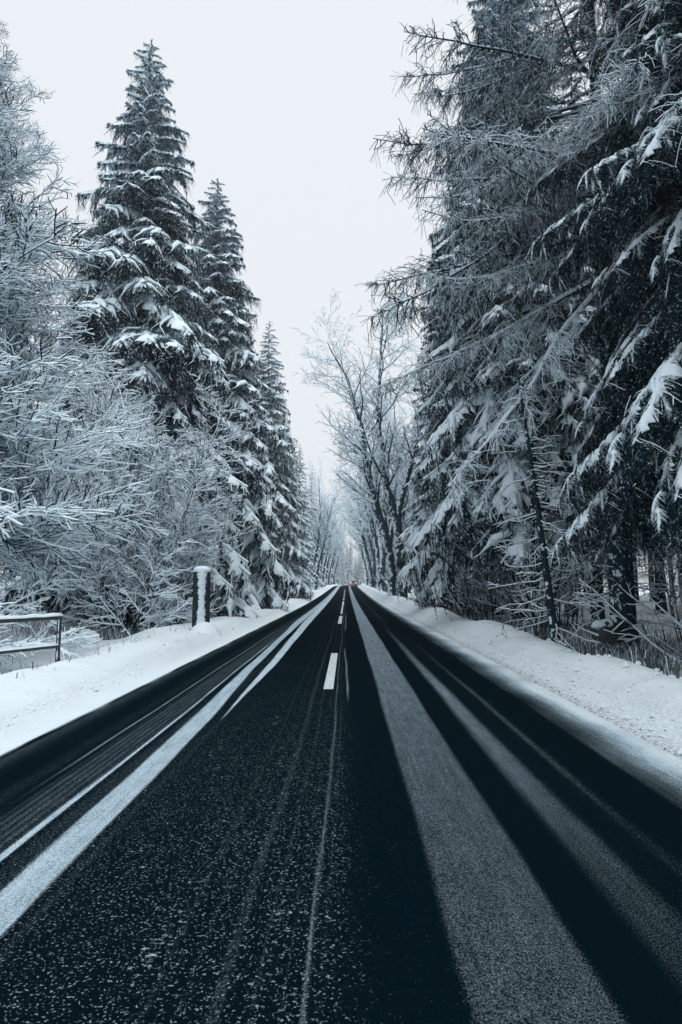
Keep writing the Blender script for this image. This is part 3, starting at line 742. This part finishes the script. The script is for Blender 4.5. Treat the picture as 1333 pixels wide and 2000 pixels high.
def lathe(prof, k, mats, pm=None, bump=0.0, seed=0):
    rng = np.random.default_rng(seed); mb = MB(); n = len(prof); a = np.linspace(0, 2 * math.pi, k, endpoint=False)
    V = np.array([[(r * math.cos(t) * (1 + bump * rng.normal()), r * math.sin(t) * (1 + bump * rng.normal()), z) for t in a] for r, z in prof])
    i = np.arange(n - 1)[:, None] * k; j = np.arange(k)[None]
    q = np.stack([i + j, i + (j + 1) % k, i + k + (j + 1) % k, i + k + j], -1).reshape(-1, 4)
    mb.add(V.reshape(-1, 3), q, 0); return mb
px, py_ = -4.45, 19.0
pl = thing('stone_pillar', 'round dark stone pillar with snow cap and snow-plastered face on left verge', 'pillar', (px, py_, gz(px, py_) - 0.02))
ob('base', lathe([(0.001, -0.3), (0.36, -0.3), (0.36, 0.05), (0.33, 0.08), (0.001, 0.08)], 28, ()).mesh('pillar_base', ('steel',)), pl)
ob('shaft', lathe([(0.262, 0.0), (0.266, 0.4), (0.264, 0.8), (0.262, 1.3), (0.260, 1.80), (0.235, 1.84), (0.001, 1.845)], 36, (), bump=0.006).mesh('shaft', ('stone',)), pl)
shaft = [c for c in pl.children if c.name.startswith('shaft')][0]
ob('snow_cap', lathe([(0.258, 1.80), (0.272, 1.84), (0.258, 1.90), (0.20, 1.955), (0.11, 1.985), (0.001, 1.99)], 28, (), bump=0.012, seed=2).mesh('snow_cap', ('snow',)), shaft)
# snow blown on the face of the shaft: a rough, ragged crust with real relief
rng = np.random.default_rng(12); mb = MB(); nz_, na = 90, 34
zz = np.linspace(0.10, 1.83, nz_); aa = np.linspace(-1.25, 1.25, na)
cx_ = R_(-90 + 14)
V = np.zeros((nz_, na, 3))
for i, z in enumerate(zz):
    hw = 0.46 + 0.08 * math.sin(z * 5) + 0.05 * math.sin(z * 23) + 0.03 * math.sin(z * 51)
    for j, a in enumerate(aa):
        nzv = mnoise.noise(Vector((a * 3.0, z * 26.0, 3.1))) + 0.6 * mnoise.noise(Vector((a * 7, z * 60, 8.0)))
        th = 0.030 * (1 - (abs(a) / hw) ** 2) + 0.026 * nzv - 0.004
        r = 0.262 + min(max(th, -0.02), 0.05)
        V[i, j] = (r * math.cos(cx_ + a), r * math.sin(cx_ + a), z)
ii = np.arange(nz_ - 1)[:, None] * na + np.arange(na - 1)[None]
mb.add(V.reshape(-1, 3), np.stack([ii, ii + 1, ii + na + 1, ii + na], -1).reshape(-1, 4), 0)
ob('snow_crust', mb.mesh('snow_crust', ('snow',)), shaft)
mound = lathe([(0.55, -0.15), (0.45, 0.02), (0.36, 0.13), (0.24, 0.22), (0.12, 0.28), (0.001, 0.30)], 26, (), bump=0.03, seed=4)
o = ob('snow_mound', mound.mesh('snow_mound', ('ground',)), None, (px + 0.16, py_ - 0.22, gz(px + .16, py_ - .2) - 0.02)); tag(o, 'small heap of snow blown against the foot of the stone pillar', 'snow mound')

def box(mb, c, s, m=0, top=1.0):
    x, y, z = c; a, b, d = (v / 2 for v in s)
    V = [(x - a, y - b, z - d), (x + a, y - b, z - d), (x + a, y + b, z - d), (x - a, y + b, z - d), (x - a * top, y - b * top, z + d), (x + a * top, y - b * top, z + d), (x + a * top, y + b * top, z + d), (x - a * top, y + b * top, z + d)]
    mb.add(V, [(0, 3, 2, 1), (4, 5, 6, 7), (0, 1, 5, 4), (1, 2, 6, 5), (2, 3, 7, 6), (3, 0, 4, 7)], m)
def delineator(x, y, label, tilt=0.0):
    g = thing('delineator_post', label, 'roadside post', (x, y, gz(x, y)), 0, 'white roadside marker posts')
    g.rotation_euler = (0, tilt, 0)
    mb = MB(); box(mb, (0, 0, 0.34), (0.13, 0.10, 0.88)); mb2 = MB(); box(mb2, (0, 0, 0.875), (0.135, 0.105, 0.19))
    mb3 = MB(); box(mb3, (0, 0, 1.03), (0.15, 0.13, 0.12), 0, 0.45); mb4 = MB(); box(mb4, (0, -0.056, 0.875), (0.045, 0.01, 0.14))
    ob('post', mb.mesh('delineator', ('white_plastic',), False), g); bb = ob('black_band', mb2.mesh('black_band', ('black',), False), g)
    ob('snow_cap', mb3.mesh('post_snow', ('snow',), False), g); ob('reflector', mb4.mesh('reflector', ('white_plastic',), False), bb)
delineator(-5.3, 56, 'white marker post with black band on the left verge nearest the camera', 0.06)
delineator(-4.6, 106, 'white marker post farther up the left verge under the spruces')
delineator(4.05, 132, 'white marker post on the right verge near the distant car', -0.03)

def car(x, y):
    g = thing('car', 'small dark car far down the road with red tail lights on', 'car', (x, y, float(zr(y)) + 0.02))
    mb = MB()
    prof = [(-2.1, .28), (-2.15, .55), (-2.08, .92), (-1.75, .98), (0.9, .98), (2.0, .80), (2.15, .5), (2.1, .28)]
    W2 = .88; n = len(prof)
    V = [(-W2 * (0.96 if z > .9 else 1), yy, z) for yy, z in prof] + [(W2 * (0.96 if z > .9 else 1), yy, z) for yy, z in prof]
    mb.add(V, [(i, i + 1, n + i + 1, n + i) for i in range(n - 1)] + [(n - 1, 0, n, 2 * n - 1)], 0)
    c = np.array(V)
    for off, order in ((0, 1), (n, -1)):
        idx = [off + i for i in range(n)]
        mb.add(np.zeros((0, 3)), t=[(idx[0] - mb.nv, idx[i] - mb.nv, idx[i + 1] - mb.nv) for i in range(1, n - 1)], tm=0)
    ob('body', mb.mesh('car_body', ('car_paint',), False), g)
    mb = MB(); V = [(sx * w, yy, z) for sx in (-1, 1) for yy, z, w in ((-1.85, .98, .82), (-1.35, 1.45, .62), (0.0, 1.47, .62), (0.95, .98, .82))]
    mb.add(V, [(0, 1, 5, 4), (1, 2, 6, 5), (2, 3, 7, 6), (0, 3, 2, 1), (4, 5, 6, 7)], [1, 0, 1, 1, 1]); ob('cabin', mb.mesh('cabin', ('car_paint', 'glass'), False), g)
    for sx in (-1, 1):
        mb = MB(); box(mb, (sx * .66, -2.16, .78), (.34, .06, .20)); ob('tail_light', mb.mesh('tail_light', ('tail',), False), g)
        for yy in (-1.3, 1.35):
            mb = lathe([(0.001, -.1), (.2, -.1), (.31, -.1), (.33, -.06), (.33, .06), (.31, .1), (.2, .1), (0.001, .1)], 18, ())
            ob('wheel', mb.mesh('wheel', ('rubber',)), g, (sx * .80, yy, .33), (0, R_(90), 0))
    mb = MB(); box(mb, (0, -2.16, .36), (1.6, .10, .18)); ob('bumper', mb.mesh('bumper', ('black',), False), g)
    mb = MB(); box(mb, (0, -2.155, .58), (.5, .02, .11)); ob('number_plate', mb.mesh('plate', ('white_plastic',), False), g)
car(1.15 + float(xc(188)) + 0.1, 188)

# ------------------------------------------------------------------ spruces that show their boughs
def spruce(x, y, H, z0, Lmax, n, label, seed, lib, r0=0.26, group=None, **kw):
    g = thing('spruce_tree', label, 'spruce tree', (x, y, gz(x, y)), 0, group)
    ob('trunk', trunk_mesh('spruce_trunk', H, r0, seed=seed), g)
    add_boughs(g, crown_plan(seed, H, z0, Lmax, n, **kw), lib, seed)
    return g
spruce(-10.2, 29, 29.8, 2.6, 6.9, 300, 'tallest pointed spruce rising above the frosted bushes left of the road', 101, MID_ME, top_pow=0.80)
spruce(-8.7, 38.5, 29.0, 2.6, 6.4, 300, 'second tall pointed spruce along the left side, just behind the tallest', 102, MID_ME, top_pow=0.74)
spruce(-7.8, 60, 28.6, 2.6, 5.3, 250, 'third spruce along the left side with drooping white boughs over the verge', 103, MID_ME)
spruce(6.6, 23.5, 29, 5.0, 4.6, 300, 'tall dense spruce behind the bare larch right of the road', 104, MID_ME, top_pow=0.6)
spruce(7.1, 33, 28, 3.2, 4.9, 260, 'snowy spruce second in the row behind the larch', 105, MID_ME, top_pow=0.65)
spruce(8.1, 11.6, 26, 5.2, 4.6, 280, 'nearest spruce at the right edge with heavy hanging snowy boughs', 106, NB_ME, 0.34, top_pow=0.55, low_pitch=-20)

# ------------------------------------------------------------------ larch
lx, ly = 6.9, 15.6
lg = thing('larch_tree', 'bare larch with long dark limbs and fine frosted twigs reaching over the right lane', 'larch tree', (lx, ly, gz(lx, ly)))
ob('trunk', trunk_mesh('larch_trunk', 24, 0.30, seed=7, wob=0.03), lg)
rl = random.Random(5)
for i in range(50):
    z = 9.6 + 14.0 * i / 50; u = i / 50
    L = (6.6 * (1 - u ** 2.2) ** 0.5 + 0.4) * rl.uniform(0.75, 1.1)
    if i % 3 == 2: az = rl.uniform(0, 2 * math.pi)
    else: az = math.pi + 0.15 + rl.gauss(0, 0.6)          # the open side towards the road has the longest limbs
    pit = -24 + 42 * u + rl.gauss(0, 9)
    j = rl.choice([0, 1, 2]) if u < 0.6 else rl.choice([0, 0, 1]); s_ = L / LARCH_ME[j][0]
    ob('bough', LARCH_ME[j][1], lg, (0, 0, z), (R_(rl.gauss(0, 12)), -R_(pit), az), s_)

# ------------------------------------------------------------------ joined crowns for trees farther in
CR = [joined_crown('spruce_crown', 201, 26, 3.0, 3.7, 150, dead=24), joined_crown('spruce_crown', 202, 24, 2.4, 3.5, 140, dead=20, top_pow=0.7),
      joined_crown('forest_crown', 203, 25, 6.5, 2.9, 110, dead=75, top_pow=0.6)]
TR = [trunk_mesh('spruce_trunk', 26, 0.24, seed=21), trunk_mesh('spruce_trunk', 24, 0.22, seed=22), trunk_mesh('spruce_trunk', 25, 0.22, seed=23)]
def far_spruce(x, y, v, s, label, group, rot):
    g = thing('spruce_tree', label, 'spruce tree', (x, y, gz(x, y)), rot, group, s)
    ob('trunk', TR[v], g); ob('crown', CR[v], g)
rf = random.Random(11)
order_l = ['fourth', 'fifth', 'sixth', 'seventh', 'eighth', 'ninth', 'tenth', 'eleventh', 'twelfth', 'thirteenth', 'fourteenth', 'fifteenth']
for i, y in enumerate((48.5, 69, 77, 86, 97, 108, 120, 133, 147, 162, 178, 195)):
    far_spruce(-7.4 - (0.3 if i == 0 else 0) + rf.gauss(0, .35) + float(xc(np.array(float(y)))), y, i % 2, 0.95 if i == 0 else rf.uniform(.8, .95), 'spruce %s in the line along the left side of the road' % order_l[i], 'spruces lining the left side', rf.uniform(0, 6))
for i, (x, y) in enumerate(((7.3, 43), (7.6, 53), (8.5, 64), (8.8, 76), (9, 89), (9.2, 104), (9.5, 120), (9.8, 138), (10.5, 158), (12, 180))):
    far_spruce(x, y, (i + 1) % 2, rf.uniform(.9, 1.05), 'spruce %s in the row right of the road, past the larch' % (['third'] + order_l)[i], 'spruces right of the road behind the avenue', rf.uniform(0, 6))
# forest interior
cnt = 0
for gx in range(0, 9):
    for gy in range(0, 12):
        x = 10.5 + gx * 4.6 + rf.uniform(-1.5, 1.5); y = 6 + gy * 5.2 + rf.uniform(-1.8, 1.8)
        if math.hypot(x - 8.1, y - 11.6) < 2.0: continue
        far_spruce(x, y, 2, rf.uniform(.8, 1.1), 'bare-trunked spruce inside the dark forest behind the right snowbank', 'spruces inside the right forest', rf.uniform(0, 6))
for gx in range(0, 5):
    for gy in range(0, 11):
        x = -13.5 - gx * 5.0 + rf.uniform(-1.6, 1.6); y = 17 + gy * 6.2 + rf.uniform(-2, 2)
        if math.hypot(x + 9.3, y - 29) < 3: continue
        far_spruce(x, y, rf.choice([0, 2, 2]), rf.uniform(.55, .74) if y < 34 else rf.uniform(.62, .8), 'spruce in the shaded forest behind the left-hand bushes', 'spruces inside the left forest', rf.uniform(0, 6))
# wall of trees where the road bends away
for i in range(34):
    y = rf.uniform(225, 330); u = rf.choice([-1, 1, -1]) * rf.uniform(6.5, 34); x = u + float(xc(np.array(y)))
    far_spruce(x, y, rf.choice([0, 1]), rf.uniform(.6, .95), 'distant hazy spruce closing the view where the road bends away', 'spruces at the end of the road', rf.uniform(0, 6))

for i in range(12):
    far_spruce(-14.5 + 0.95 * i + rf.uniform(-.3, .3), 212 + 4.2 * i + rf.uniform(-3, 3), rf.choice([0, 1]), rf.uniform(.6, .85), 'distant hazy spruce closing the view where the road bends away', 'spruces at the end of the road', rf.uniform(0, 6))
for i in range(14):
    far_spruce(-14 + 1.7 * i + rf.uniform(-.6, .6), rf.uniform(285, 320) + (i > 9) * 20, rf.choice([0, 1]), rf.uniform(.7, 1.0), 'distant hazy spruce closing the view where the road bends away', 'spruces at the end of the road', rf.uniform(0, 6))
# the same forest goes on behind the photographer
for i in range(7):
    far_spruce(8.8 + rf.uniform(-.6, .9), 1.5 - 6.5 * i + rf.uniform(-1, 1), 0, rf.uniform(.9, 1.1), 'spruce of the same roadside forest behind the photographer', 'spruces behind the photographer', rf.uniform(0, 6))
    far_spruce(-12.5 + rf.uniform(-1, 1), -4.0 - 6.5 * i + rf.uniform(-1, 1), 1, rf.uniform(.8, 1.0), 'spruce of the same roadside forest behind the photographer', 'spruces behind the photographer', rf.uniform(0, 6))

# ------------------------------------------------------------------ slender dead-branched spruce in front of the forest
def bare_spruce(x, y, H, r, lean, n, seed, label, lmax=1.3):
    g = thing('bare_spruce', label, 'bare spruce', (x, y, gz(x, y)))
    ob('trunk', trunk_mesh('bare_trunk', H, r, seed=seed, lean=lean, wob=0.02, flare=0.25), g)
    rng = np.random.default_rng(seed); 
    for j in range(n):
        mb = MB(); f = (j + 0.5) / n; z = 0.25 + (H * 0.92) * f
        dead_branches(mb, rng, 0, 0.02, 1, lmax * (1.05 - f) * .7 + .2, lmax * (1.1 - f) + .25, 0, 1)
        ob('dead_branch', mb.mesh('dead_branch', ('twig', 'snow')), g, (lean[0] * f * .92, lean[1] * f * .92, z), (0, 0, rng.uniform(0, 6.3)))
bare_spruce(5.15, 15.3, 7.0, 0.10, (-0.75, 0.1), 56, 31, 'slender leaning dead spruce with short snowy side branches behind the snowbank')
bare_spruce(7.6, 17.5, 9.0, 0.12, (0.2, 0.2), 44, 32, 'straight dead spruce stem beside the uprooted stump', 1.6)
bare_spruce(6.1, 20.5, 9.0, 0.10, (0.3, 0.0), 40, 33, 'thin dead spruce stem left of the leaning one, in its shade', 1.5)
bare_spruce(9.2, 13.6, 9.0, 0.15, (-0.2, 0.2), 40, 34, 'dead spruce with low sweeping branches at the right edge', 2.2)

# uprooted stump
sx_, sy_ = 6.25, 15.2
sg = thing('root_stump', 'dark overturned root plate with a cap of snow at the forest edge', 'stump', (sx_, sy_, gz(sx_, sy_)))
def rock(seed, r, sc, m, rough=0.3):
    mb = MB(); nu, nv = 20, 14; V = []
    for i in range(nv + 1):
        for j in range(nu):
            th = math.pi * i / nv; ph = 2 * math.pi * j / nu
            d = Vector((math.sin(th) * math.cos(ph), math.sin(th) * math.sin(ph), math.cos(th)))
            k = r * (1 + rough * mnoise.noise(d * 1.7 + Vector((seed, 0, 0))) + rough * .5 * mnoise.noise(d * 5 + Vector((0, seed, 0))))
            V.append((d.x * k * sc[0], d.y * k * sc[1], d.z * k * sc[2]))
    q = [(i * nu + j, (i + 1) * nu + j, (i + 1) * nu + (j + 1) % nu, i * nu + (j + 1) % nu) for i in range(nv) for j in range(nu)]
    mb.add(V, q, 0); return mb.mesh('lump', (m,))
ob('root_plate', rock(3, 0.36, (1.05, .6, 1.0), 'dirt', .6), sg, (0, 0, .38), (0, R_(18), 0))
ob('snow_cap', rock(5, 0.26, (1.0, .6, .45), 'snow', .3), sg, (-0.04, -0.03, .70), (0, R_(-10), 0))
for j in range(7):
    a = j * 0.9; mb = MB(); t = np.linspace(0, 1, 6)
    P = np.stack([np.cos(a) * (.2 + .5 * t), -0.1 - .2 * t * math.sin(a * 2), .35 + np.sin(a) * (.2 + .45 * t)], 1)
    tubes(mb, P[None], (.03 * (1.1 - t))[None], np.full((1, 6), .012), 6, 0, 1); ob('root', mb.mesh('root', ('twig', 'snow')), sg)
# fallen branches
for k, (x, y, az, L) in enumerate(((6.6, 12.2, 2.7, 2.6), (7.2, 13.2, 3.3, 3.0), (6.9, 11.3, 2.2, 2.2), (7.8, 12.4, 2.9, 2.8), (5.9, 16.8, 0.6, 2.0))):
    rng = random.Random(60 + k); out = []
    cfg = dict(n=[8, 5, 4], wander=[.10, .15, .2], up=[-.05, .02, 0], tip=[.2, .3, .4], rmin=.004, snow=[.02, .016, .012], dens=[3.2, 4, 0], **{'from': [.15, .2, .2]},
               flat=[.8, .6, .6], ang=[45, 45, 40], ratio=[.32, .4, .4], fall=[.4, .4, .4], lmin=[.2, .12, .1], rr=[.55, .6, .6])
    grow(rng, Vector((0, 0, .05)), Vector((math.cos(az), math.sin(az), .75)), L, .028, 0, cfg, out)
    mb = MB(); polys_to_tubes(mb, out, lambda lv: 6 if lv == 0 else 4); words = ['arching low over the grass', 'longest, sweeping towards the stump', 'nearest the snowbank crest', 'half hidden at the right edge', 'lying behind the stump']
    o = ob('fallen_branch', mb.mesh('fallen_branch', ('twig', 'snow')), None, (x, y, gz(x, y))); tag(o, 'dead fallen branch ' + words[k], 'branch', 'fallen branches behind the right bank')

# ------------------------------------------------------------------ frosted broadleaf bushes and trees, left
cfg_bush = dict(n=[12, 9, 6, 5], wander=[.07, .07, .08, .09], up=[.03, .035, .045, .06], tip=[.25, .25, .4, .5], rmin=.0042, snow=[.045, .038, .031, .024], dens=[4.0, 5.6, 5.6, 0],
                **{'from': [.08, .12, .1, 0]}, flat=[.45, .35, .35, .3], ang=[52, 46, 42, 40], ratio=[.40, .42, .38, .3], fall=[.55, .5, .45, .4], lmin=[.6, .45, .28, .1], rr=[.5, .55, .6, .6])
def bush(name, label, cat, loc, stems, seed, cfg=cfg_bush, group=None, mats=('bark_lf', 'snow')):
    tm_, cm_ = bare_tree(name, seed, stems, cfg, mats, rime=0.42)
    g = thing(name, label, cat, (loc[0], loc[1], gz(*loc)), 0, group); ob('trunk', tm_, g); ob('crown', cm_, g); return g
bush('frosted_tree', 'many-stemmed bare tree thick with snow on every twig behind the pillar', 'tree', (-8.4, 23.6),
     [((0, 0, -.2), (.05, -.1, 1), 11.2, .095), ((.15, .1, -.2), (.32, -.1, 1), 9.8, .08), ((-.15, 0, -.2), (-.34, -.15, 1), 9.8, .08), ((.1, -.1, -.2), (.62, -.25, 1), 7.6, .06), ((-.1, -.1, -.2), (-.6, -.3, 1), 7.4, .06), ((.3, .1, -.2), (.9, .1, 1), 6.4, .055)], 301)
def frost_bough(seed, L, rise):
    rng = random.Random(seed); out = []
    cfg = dict(n=[13, 9, 6], wander=[.05, .07, .08], up=[.025, .035, .05], tip=[.2, .3, .5], rmin=.0036, snow=[.036, .029, .023], dens=[7.6, 7.4, 0], **{'from': [.10, .08, 0]},
               flat=[.32, .30, .3], ang=[50, 44, 40], ratio=[.42, .46, .3], fall=[.62, .45, .4], lmin=[.45, .30, .1], rr=[.5, .6, .6])
    grow(rng, Vector((0, 0, 0)), Vector((1, 0, rise)).normalized(), L, .034, 0, cfg, out)
    mb = MB(); polys_to_tubes(mb, out, lambda lv: 6 if lv == 0 else 4, 0, 1, .45, .40); return mb.mesh('frost_bough', ('twig', 'snow'))
FROST_ME = [(4.6, frost_bough(74, 4.6, -.12)), (4.0, frost_bough(75, 4.0, .0)), (3.2, frost_bough(76, 3.2, .10)), (4.4, frost_bough(77, 4.4, -.2))]
lt = thing('frosted_tree', 'tall bare tree at the left edge, its snowy branches reaching in from outside', 'tree', (-10.6, 15.2, gz(-10.6, 15.2)))
ob('trunk', trunk_mesh('frosted_trunk', 17.4, .20, 'bark_lf', seed=17, wob=.03), lt)
rb = random.Random(21)
for i in range(150):
    u = (i + .5) / 150; z = 2.4 + 14.6 * u; L = (4.7 * (1 - u) ** .62 + .5) * rb.uniform(.7, 1.12); j = rb.choice([0, 1, 2, 3]); s_ = L / FROST_ME[j][0]
    ob('bough', FROST_ME[j][1], lt, (0, 0, z), (R_(rb.gauss(0, 14)), -R_(-10 + 24 * u + rb.gauss(0, 8)), rb.gauss(0, 1.1) - .25 if i % 4 else rb.uniform(0, 6.3)), (s_, s_, s_))
cfg_low = dict(cfg_bush); cfg_low['up'] = [-.04, .0, .0, .02]
bush('frosted_bush', 'low frosted bush drooping over the railing at the left edge', 'bush', (-8.6, 13.4),
     [((0, 0, -.1), (.9, -.2, .75), 3.0, .04), ((0, 0, -.1), (.5, -.6, .8), 2.6, .035), ((0, .1, -.1), (.4, .5, 1), 3.2, .04), ((0, 0, -.1), (-.4, -.2, 1), 3.0, .04), ((0, 0, -.1), (1, .3, .5), 2.6, .03)], 303, cfg_low)
bush('frosted_bush', 'small frosted sapling with a dark forked foot in the verge snow', 'bush', (-6.9, 20.2),
     [((0, 0, -.1), (.25, -.1, 1), 3.6, .05), ((0, 0, -.1), (-.5, -.1, .8), 2.6, .04), ((.05, 0, -.1), (.9, 0, .55), 2.2, .03)], 304)
# snow-covered lump beside the sapling
o = ob('snow_stump', rock(9, .34, (1, .8, .85), 'ground', .3), None, (-7.55, 18.2, gz(-7.55, 18.2) + .12)); tag(o, 'snow-covered stump hump beside the forked sapling', 'stump')

# saplings and bushes along both verges: four kinds, copied
cfg_sap = dict(n=[9, 5, 4], wander=[.06, .12, .14], up=[.04, .06, .05], tip=[.25, .35, .5], rmin=.004, snow=[.014, .018, .016], dens=[4.2, 5.5, 0], **{'from': [.15, .15, 0]},
               flat=[.5, .5, .4], ang=[40, 42, 40], ratio=[.30, .40, .3], fall=[.5, .4, .4], lmin=[.3, .15, .1], rr=[.5, .6, .6])
SAP = []
for k in range(4):
    rk = random.Random(400 + k)
    stems = [((rk.gauss(0, .18), rk.gauss(0, .18), -.2), (rk.gauss(0, .22), rk.gauss(0, .22), 1), rk.uniform(2.6, 4.6), .026) for _ in range(5)]
    SAP.append(bare_tree('sapling', 410 + k, stems, cfg_sap, ('twig', 'snow'), kf=lambda lv: (6, 4, 4)[lv]))
def sap(x, y, k, s, label, group, rz):
    g = thing('bare_sapling', label, 'sapling', (x, y, gz(x, y)), rz, group, s); ob('trunk', SAP[k][0], g); ob('crown', SAP[k][1], g)
for i in range(34):
    y = 18.5 + 0.86 * i + rf.uniform(-.5, .5); x = 5.0 + abs(rf.gauss(0, .8)) + (0.3 if y > 26 else 0.6)
    sap(x, y, i % 4, rf.uniform(.75, 1.25), 'bare thin-stemmed sapling in the thicket along the crest of the right bank', 'saplings along the right bank', rf.uniform(0, 6))
for i in range(16):
    sap(9.0 + 0.75 * i + rf.uniform(-.6, .6), 17 + rf.uniform(-3, 6), i % 4, rf.uniform(.7, 1.2), 'thin bare sapling among the trunks behind the root stump', 'saplings among the trunks', rf.uniform(0, 6))
for i in range(16):
    y = 25 + 3.3 * i + rf.uniform(-1, 1); x = -6.3 - abs(rf.gauss(0, .7))
    sap(x, y, i % 4, rf.uniform(.45, .85), 'low frosted shrub at the foot of the left spruces', 'shrubs below the left spruces', rf.uniform(0, 6))

# ------------------------------------------------------------------ the old avenue trees
cfg_av = dict(n=[12, 10, 7, 5, 4], wander=[.05, .09, .12, .14, .15], up=[.015, .03, .03, .03, .02], tip=[.30, .25, .3, .4, .5], rmin=.0095, snow=[.03, .04, .03, .02, .016], dens=[1.15, 1.9, 3.0, 2.9, 0],
              **{'from': [.22, .15, .12, .1, 0]}, flat=[.6, .7, .6, .5, .5], ang=[48, 46, 42, 40, 40], ratio=[.46, .44, .42, .40, .3], fall=[.5, .45, .4, .4, .4], lmin=[1.2, .8, .4, .25, .2], rr=[.55, .55, .6, .6, .6])
def path_stem(pts, radii, rng, cfg, out):
    """a main stem through given points, with side limbs grown from its upper part"""
    P = [Vector(p) for p in pts]; Q = []; Rr = []
    for i in range(len(P) - 1):
        for j in range(4):
            f = j / 4; Q.append(P[i].lerp(P[i + 1], f) + Vector((rng.gauss(0, .05), rng.gauss(0, .05), 0)) * (1 if i else 0)); Rr.append(radii[i] + (radii[i + 1] - radii[i]) * f)
    Q.append(P[-1]); Rr.append(radii[-1])
    out.append(([tuple(x) for x in Q], Rr, [0.02] * len(Q), 0))
    n = len(Q)
    for a in range(int(n * .42), n):
        for _ in range(2 if a < n - 3 else 3):
            bd = (Q[min(a + 1, n - 1)] - Q[a - 1]).normalized(); rv = Vector((rng.gauss(0, 1), rng.gauss(0, 1), rng.gauss(0, .5))); o_ = (rv - bd * rv.dot(bd)).normalized()
            an = R_(rng.uniform(35, 62)); grow(rng, Q[a], bd * math.cos(an) + o_ * math.sin(an), rng.uniform(3.4, 7.4) * (1.2 - .55 * a / n), Rr[a] * .5, 1, cfg, out)
ra = random.Random(77); out = []
path_stem([(-.35, 0, -.6), (-.45, 0, 2.2), (-.75, .1, 4.6), (-1.7, .2, 8.2), (-2.7, .2, 12), (-3.2, 0, 16), (-4.4, -.1, 20), (-6.2, 0, 23.5)], [.50, .40, .36, .30, .25, .19, .11, .03], ra, cfg_av, out)
path_stem([(.42, 0, -.6), (.30, 0, 3.0), (.05, .1, 6.8), (-.75, .3, 9.8), (-1.3, .5, 14), (-1.5, .4, 18.5), (-1.2, .3, 23), (-1.0, .2, 27)], [.58, .47, .40, .32, .26, .20, .12, .03], ra, cfg_av, out)
path_stem([(.08, .1, 6.4), (.5, 0, 9.0), (1.6, -.1, 12.5), (2.4, -.2, 16), (2.8, 0, 20)], [.30, .27, .22, .14, .03], ra, cfg_av, out)
tr_, cr_ = MB(), MB(); kf = lambda lv: (10, 6, 4, 4, 4)[lv]
polys_to_tubes(tr_, [p for p in out if p[3] == 0], kf); polys_to_tubes(cr_, [p for p in out if p[3] > 0], kf, rime=.55)
AV = (tr_.mesh('avenue_trunk', ('bark_av', 'snow')), cr_.mesh('avenue_crown', ('bark_av', 'snow')))
avl = ['large twin-trunked bare tree leaning over the road at the right bank', 'second bare avenue tree, just behind the twin-trunked one', 'third bare avenue tree along the right bank', 'fourth bare avenue tree along the right bank',
       'fifth bare avenue tree along the right bank', 'sixth bare avenue tree along the right bank', 'seventh bare avenue tree along the right bank', 'eighth bare avenue tree, beside the distant car']
for i, (x, y, rz, s_) in enumerate(((4.65, 57, 0, 1.04), (5.3, 74, 2.4, .88), (4.9, 86, -.9, .95), (5.3, 99, 3.9, .8), (5.0, 115, .5, .95), (5.4, 131, 1.9, .9), (5.4, 150, -.3, .95), (6.6, 172, 4.6, .9))):
    g = thing('avenue_tree', avl[i], 'bare tree', (x, y, gz(x, y)), rz, 'bare trees of the avenue', s_); ob('trunk', AV[0], g); ob('crown', AV[1], g)
for i, (x, y, rz, s_) in enumerate(((-5.9, 112, 3.0, .78), (-5.8, 142, 2.6, .8), (-5.4, 172, 3.3, .85), (-4.7, 205, 3, .9), (8.5, 205, 0.2, .9), (14, 245, .4, .9))):
    g = thing('avenue_tree', 'smaller bare tree far along the avenue, ' + ['first on the left side', 'second on the left side', 'third on the left side', 'last on the left before the bend', 'on the right at the bend', 'beyond the bend'][i], 'bare tree', (x, y, gz(x, y)), rz, 'bare trees of the avenue', s_)
    ob('trunk', AV[0], g); ob('crown', AV[1], g)
# ------------------------------------------------------------------ haze: still, moist winter air
hm = bpy.data.materials.new('haze_air'); hm.use_nodes = True; hn = hm.node_tree; hn.nodes.clear()
ho = hn.nodes.new('ShaderNodeOutputMaterial'); pv = hn.nodes.new('ShaderNodeVolumePrincipled')
pv.inputs['Color'].default_value = (0.97, 0.99, 1.0, 1); pv.inputs['Density'].default_value = 0.0008; pv.inputs['Anisotropy'].default_value = 0.2
hn.links.new(pv.outputs[0], ho.inputs['Volume']); M['haze'] = hm
mb = MB(); box(mb, (0, 0, 16.0), (7000, 7000, 42.0)); hz = ob('haze', mb.mesh('haze', ('haze',), False)); tag(hz, 'thin winter haze between the trees', None, None, 'stuff')
tot = sum(len(m.polygons) for m in bpy.data.meshes)
print('POLYS', tot, 'OBJECTS', len(bpy.data.objects))
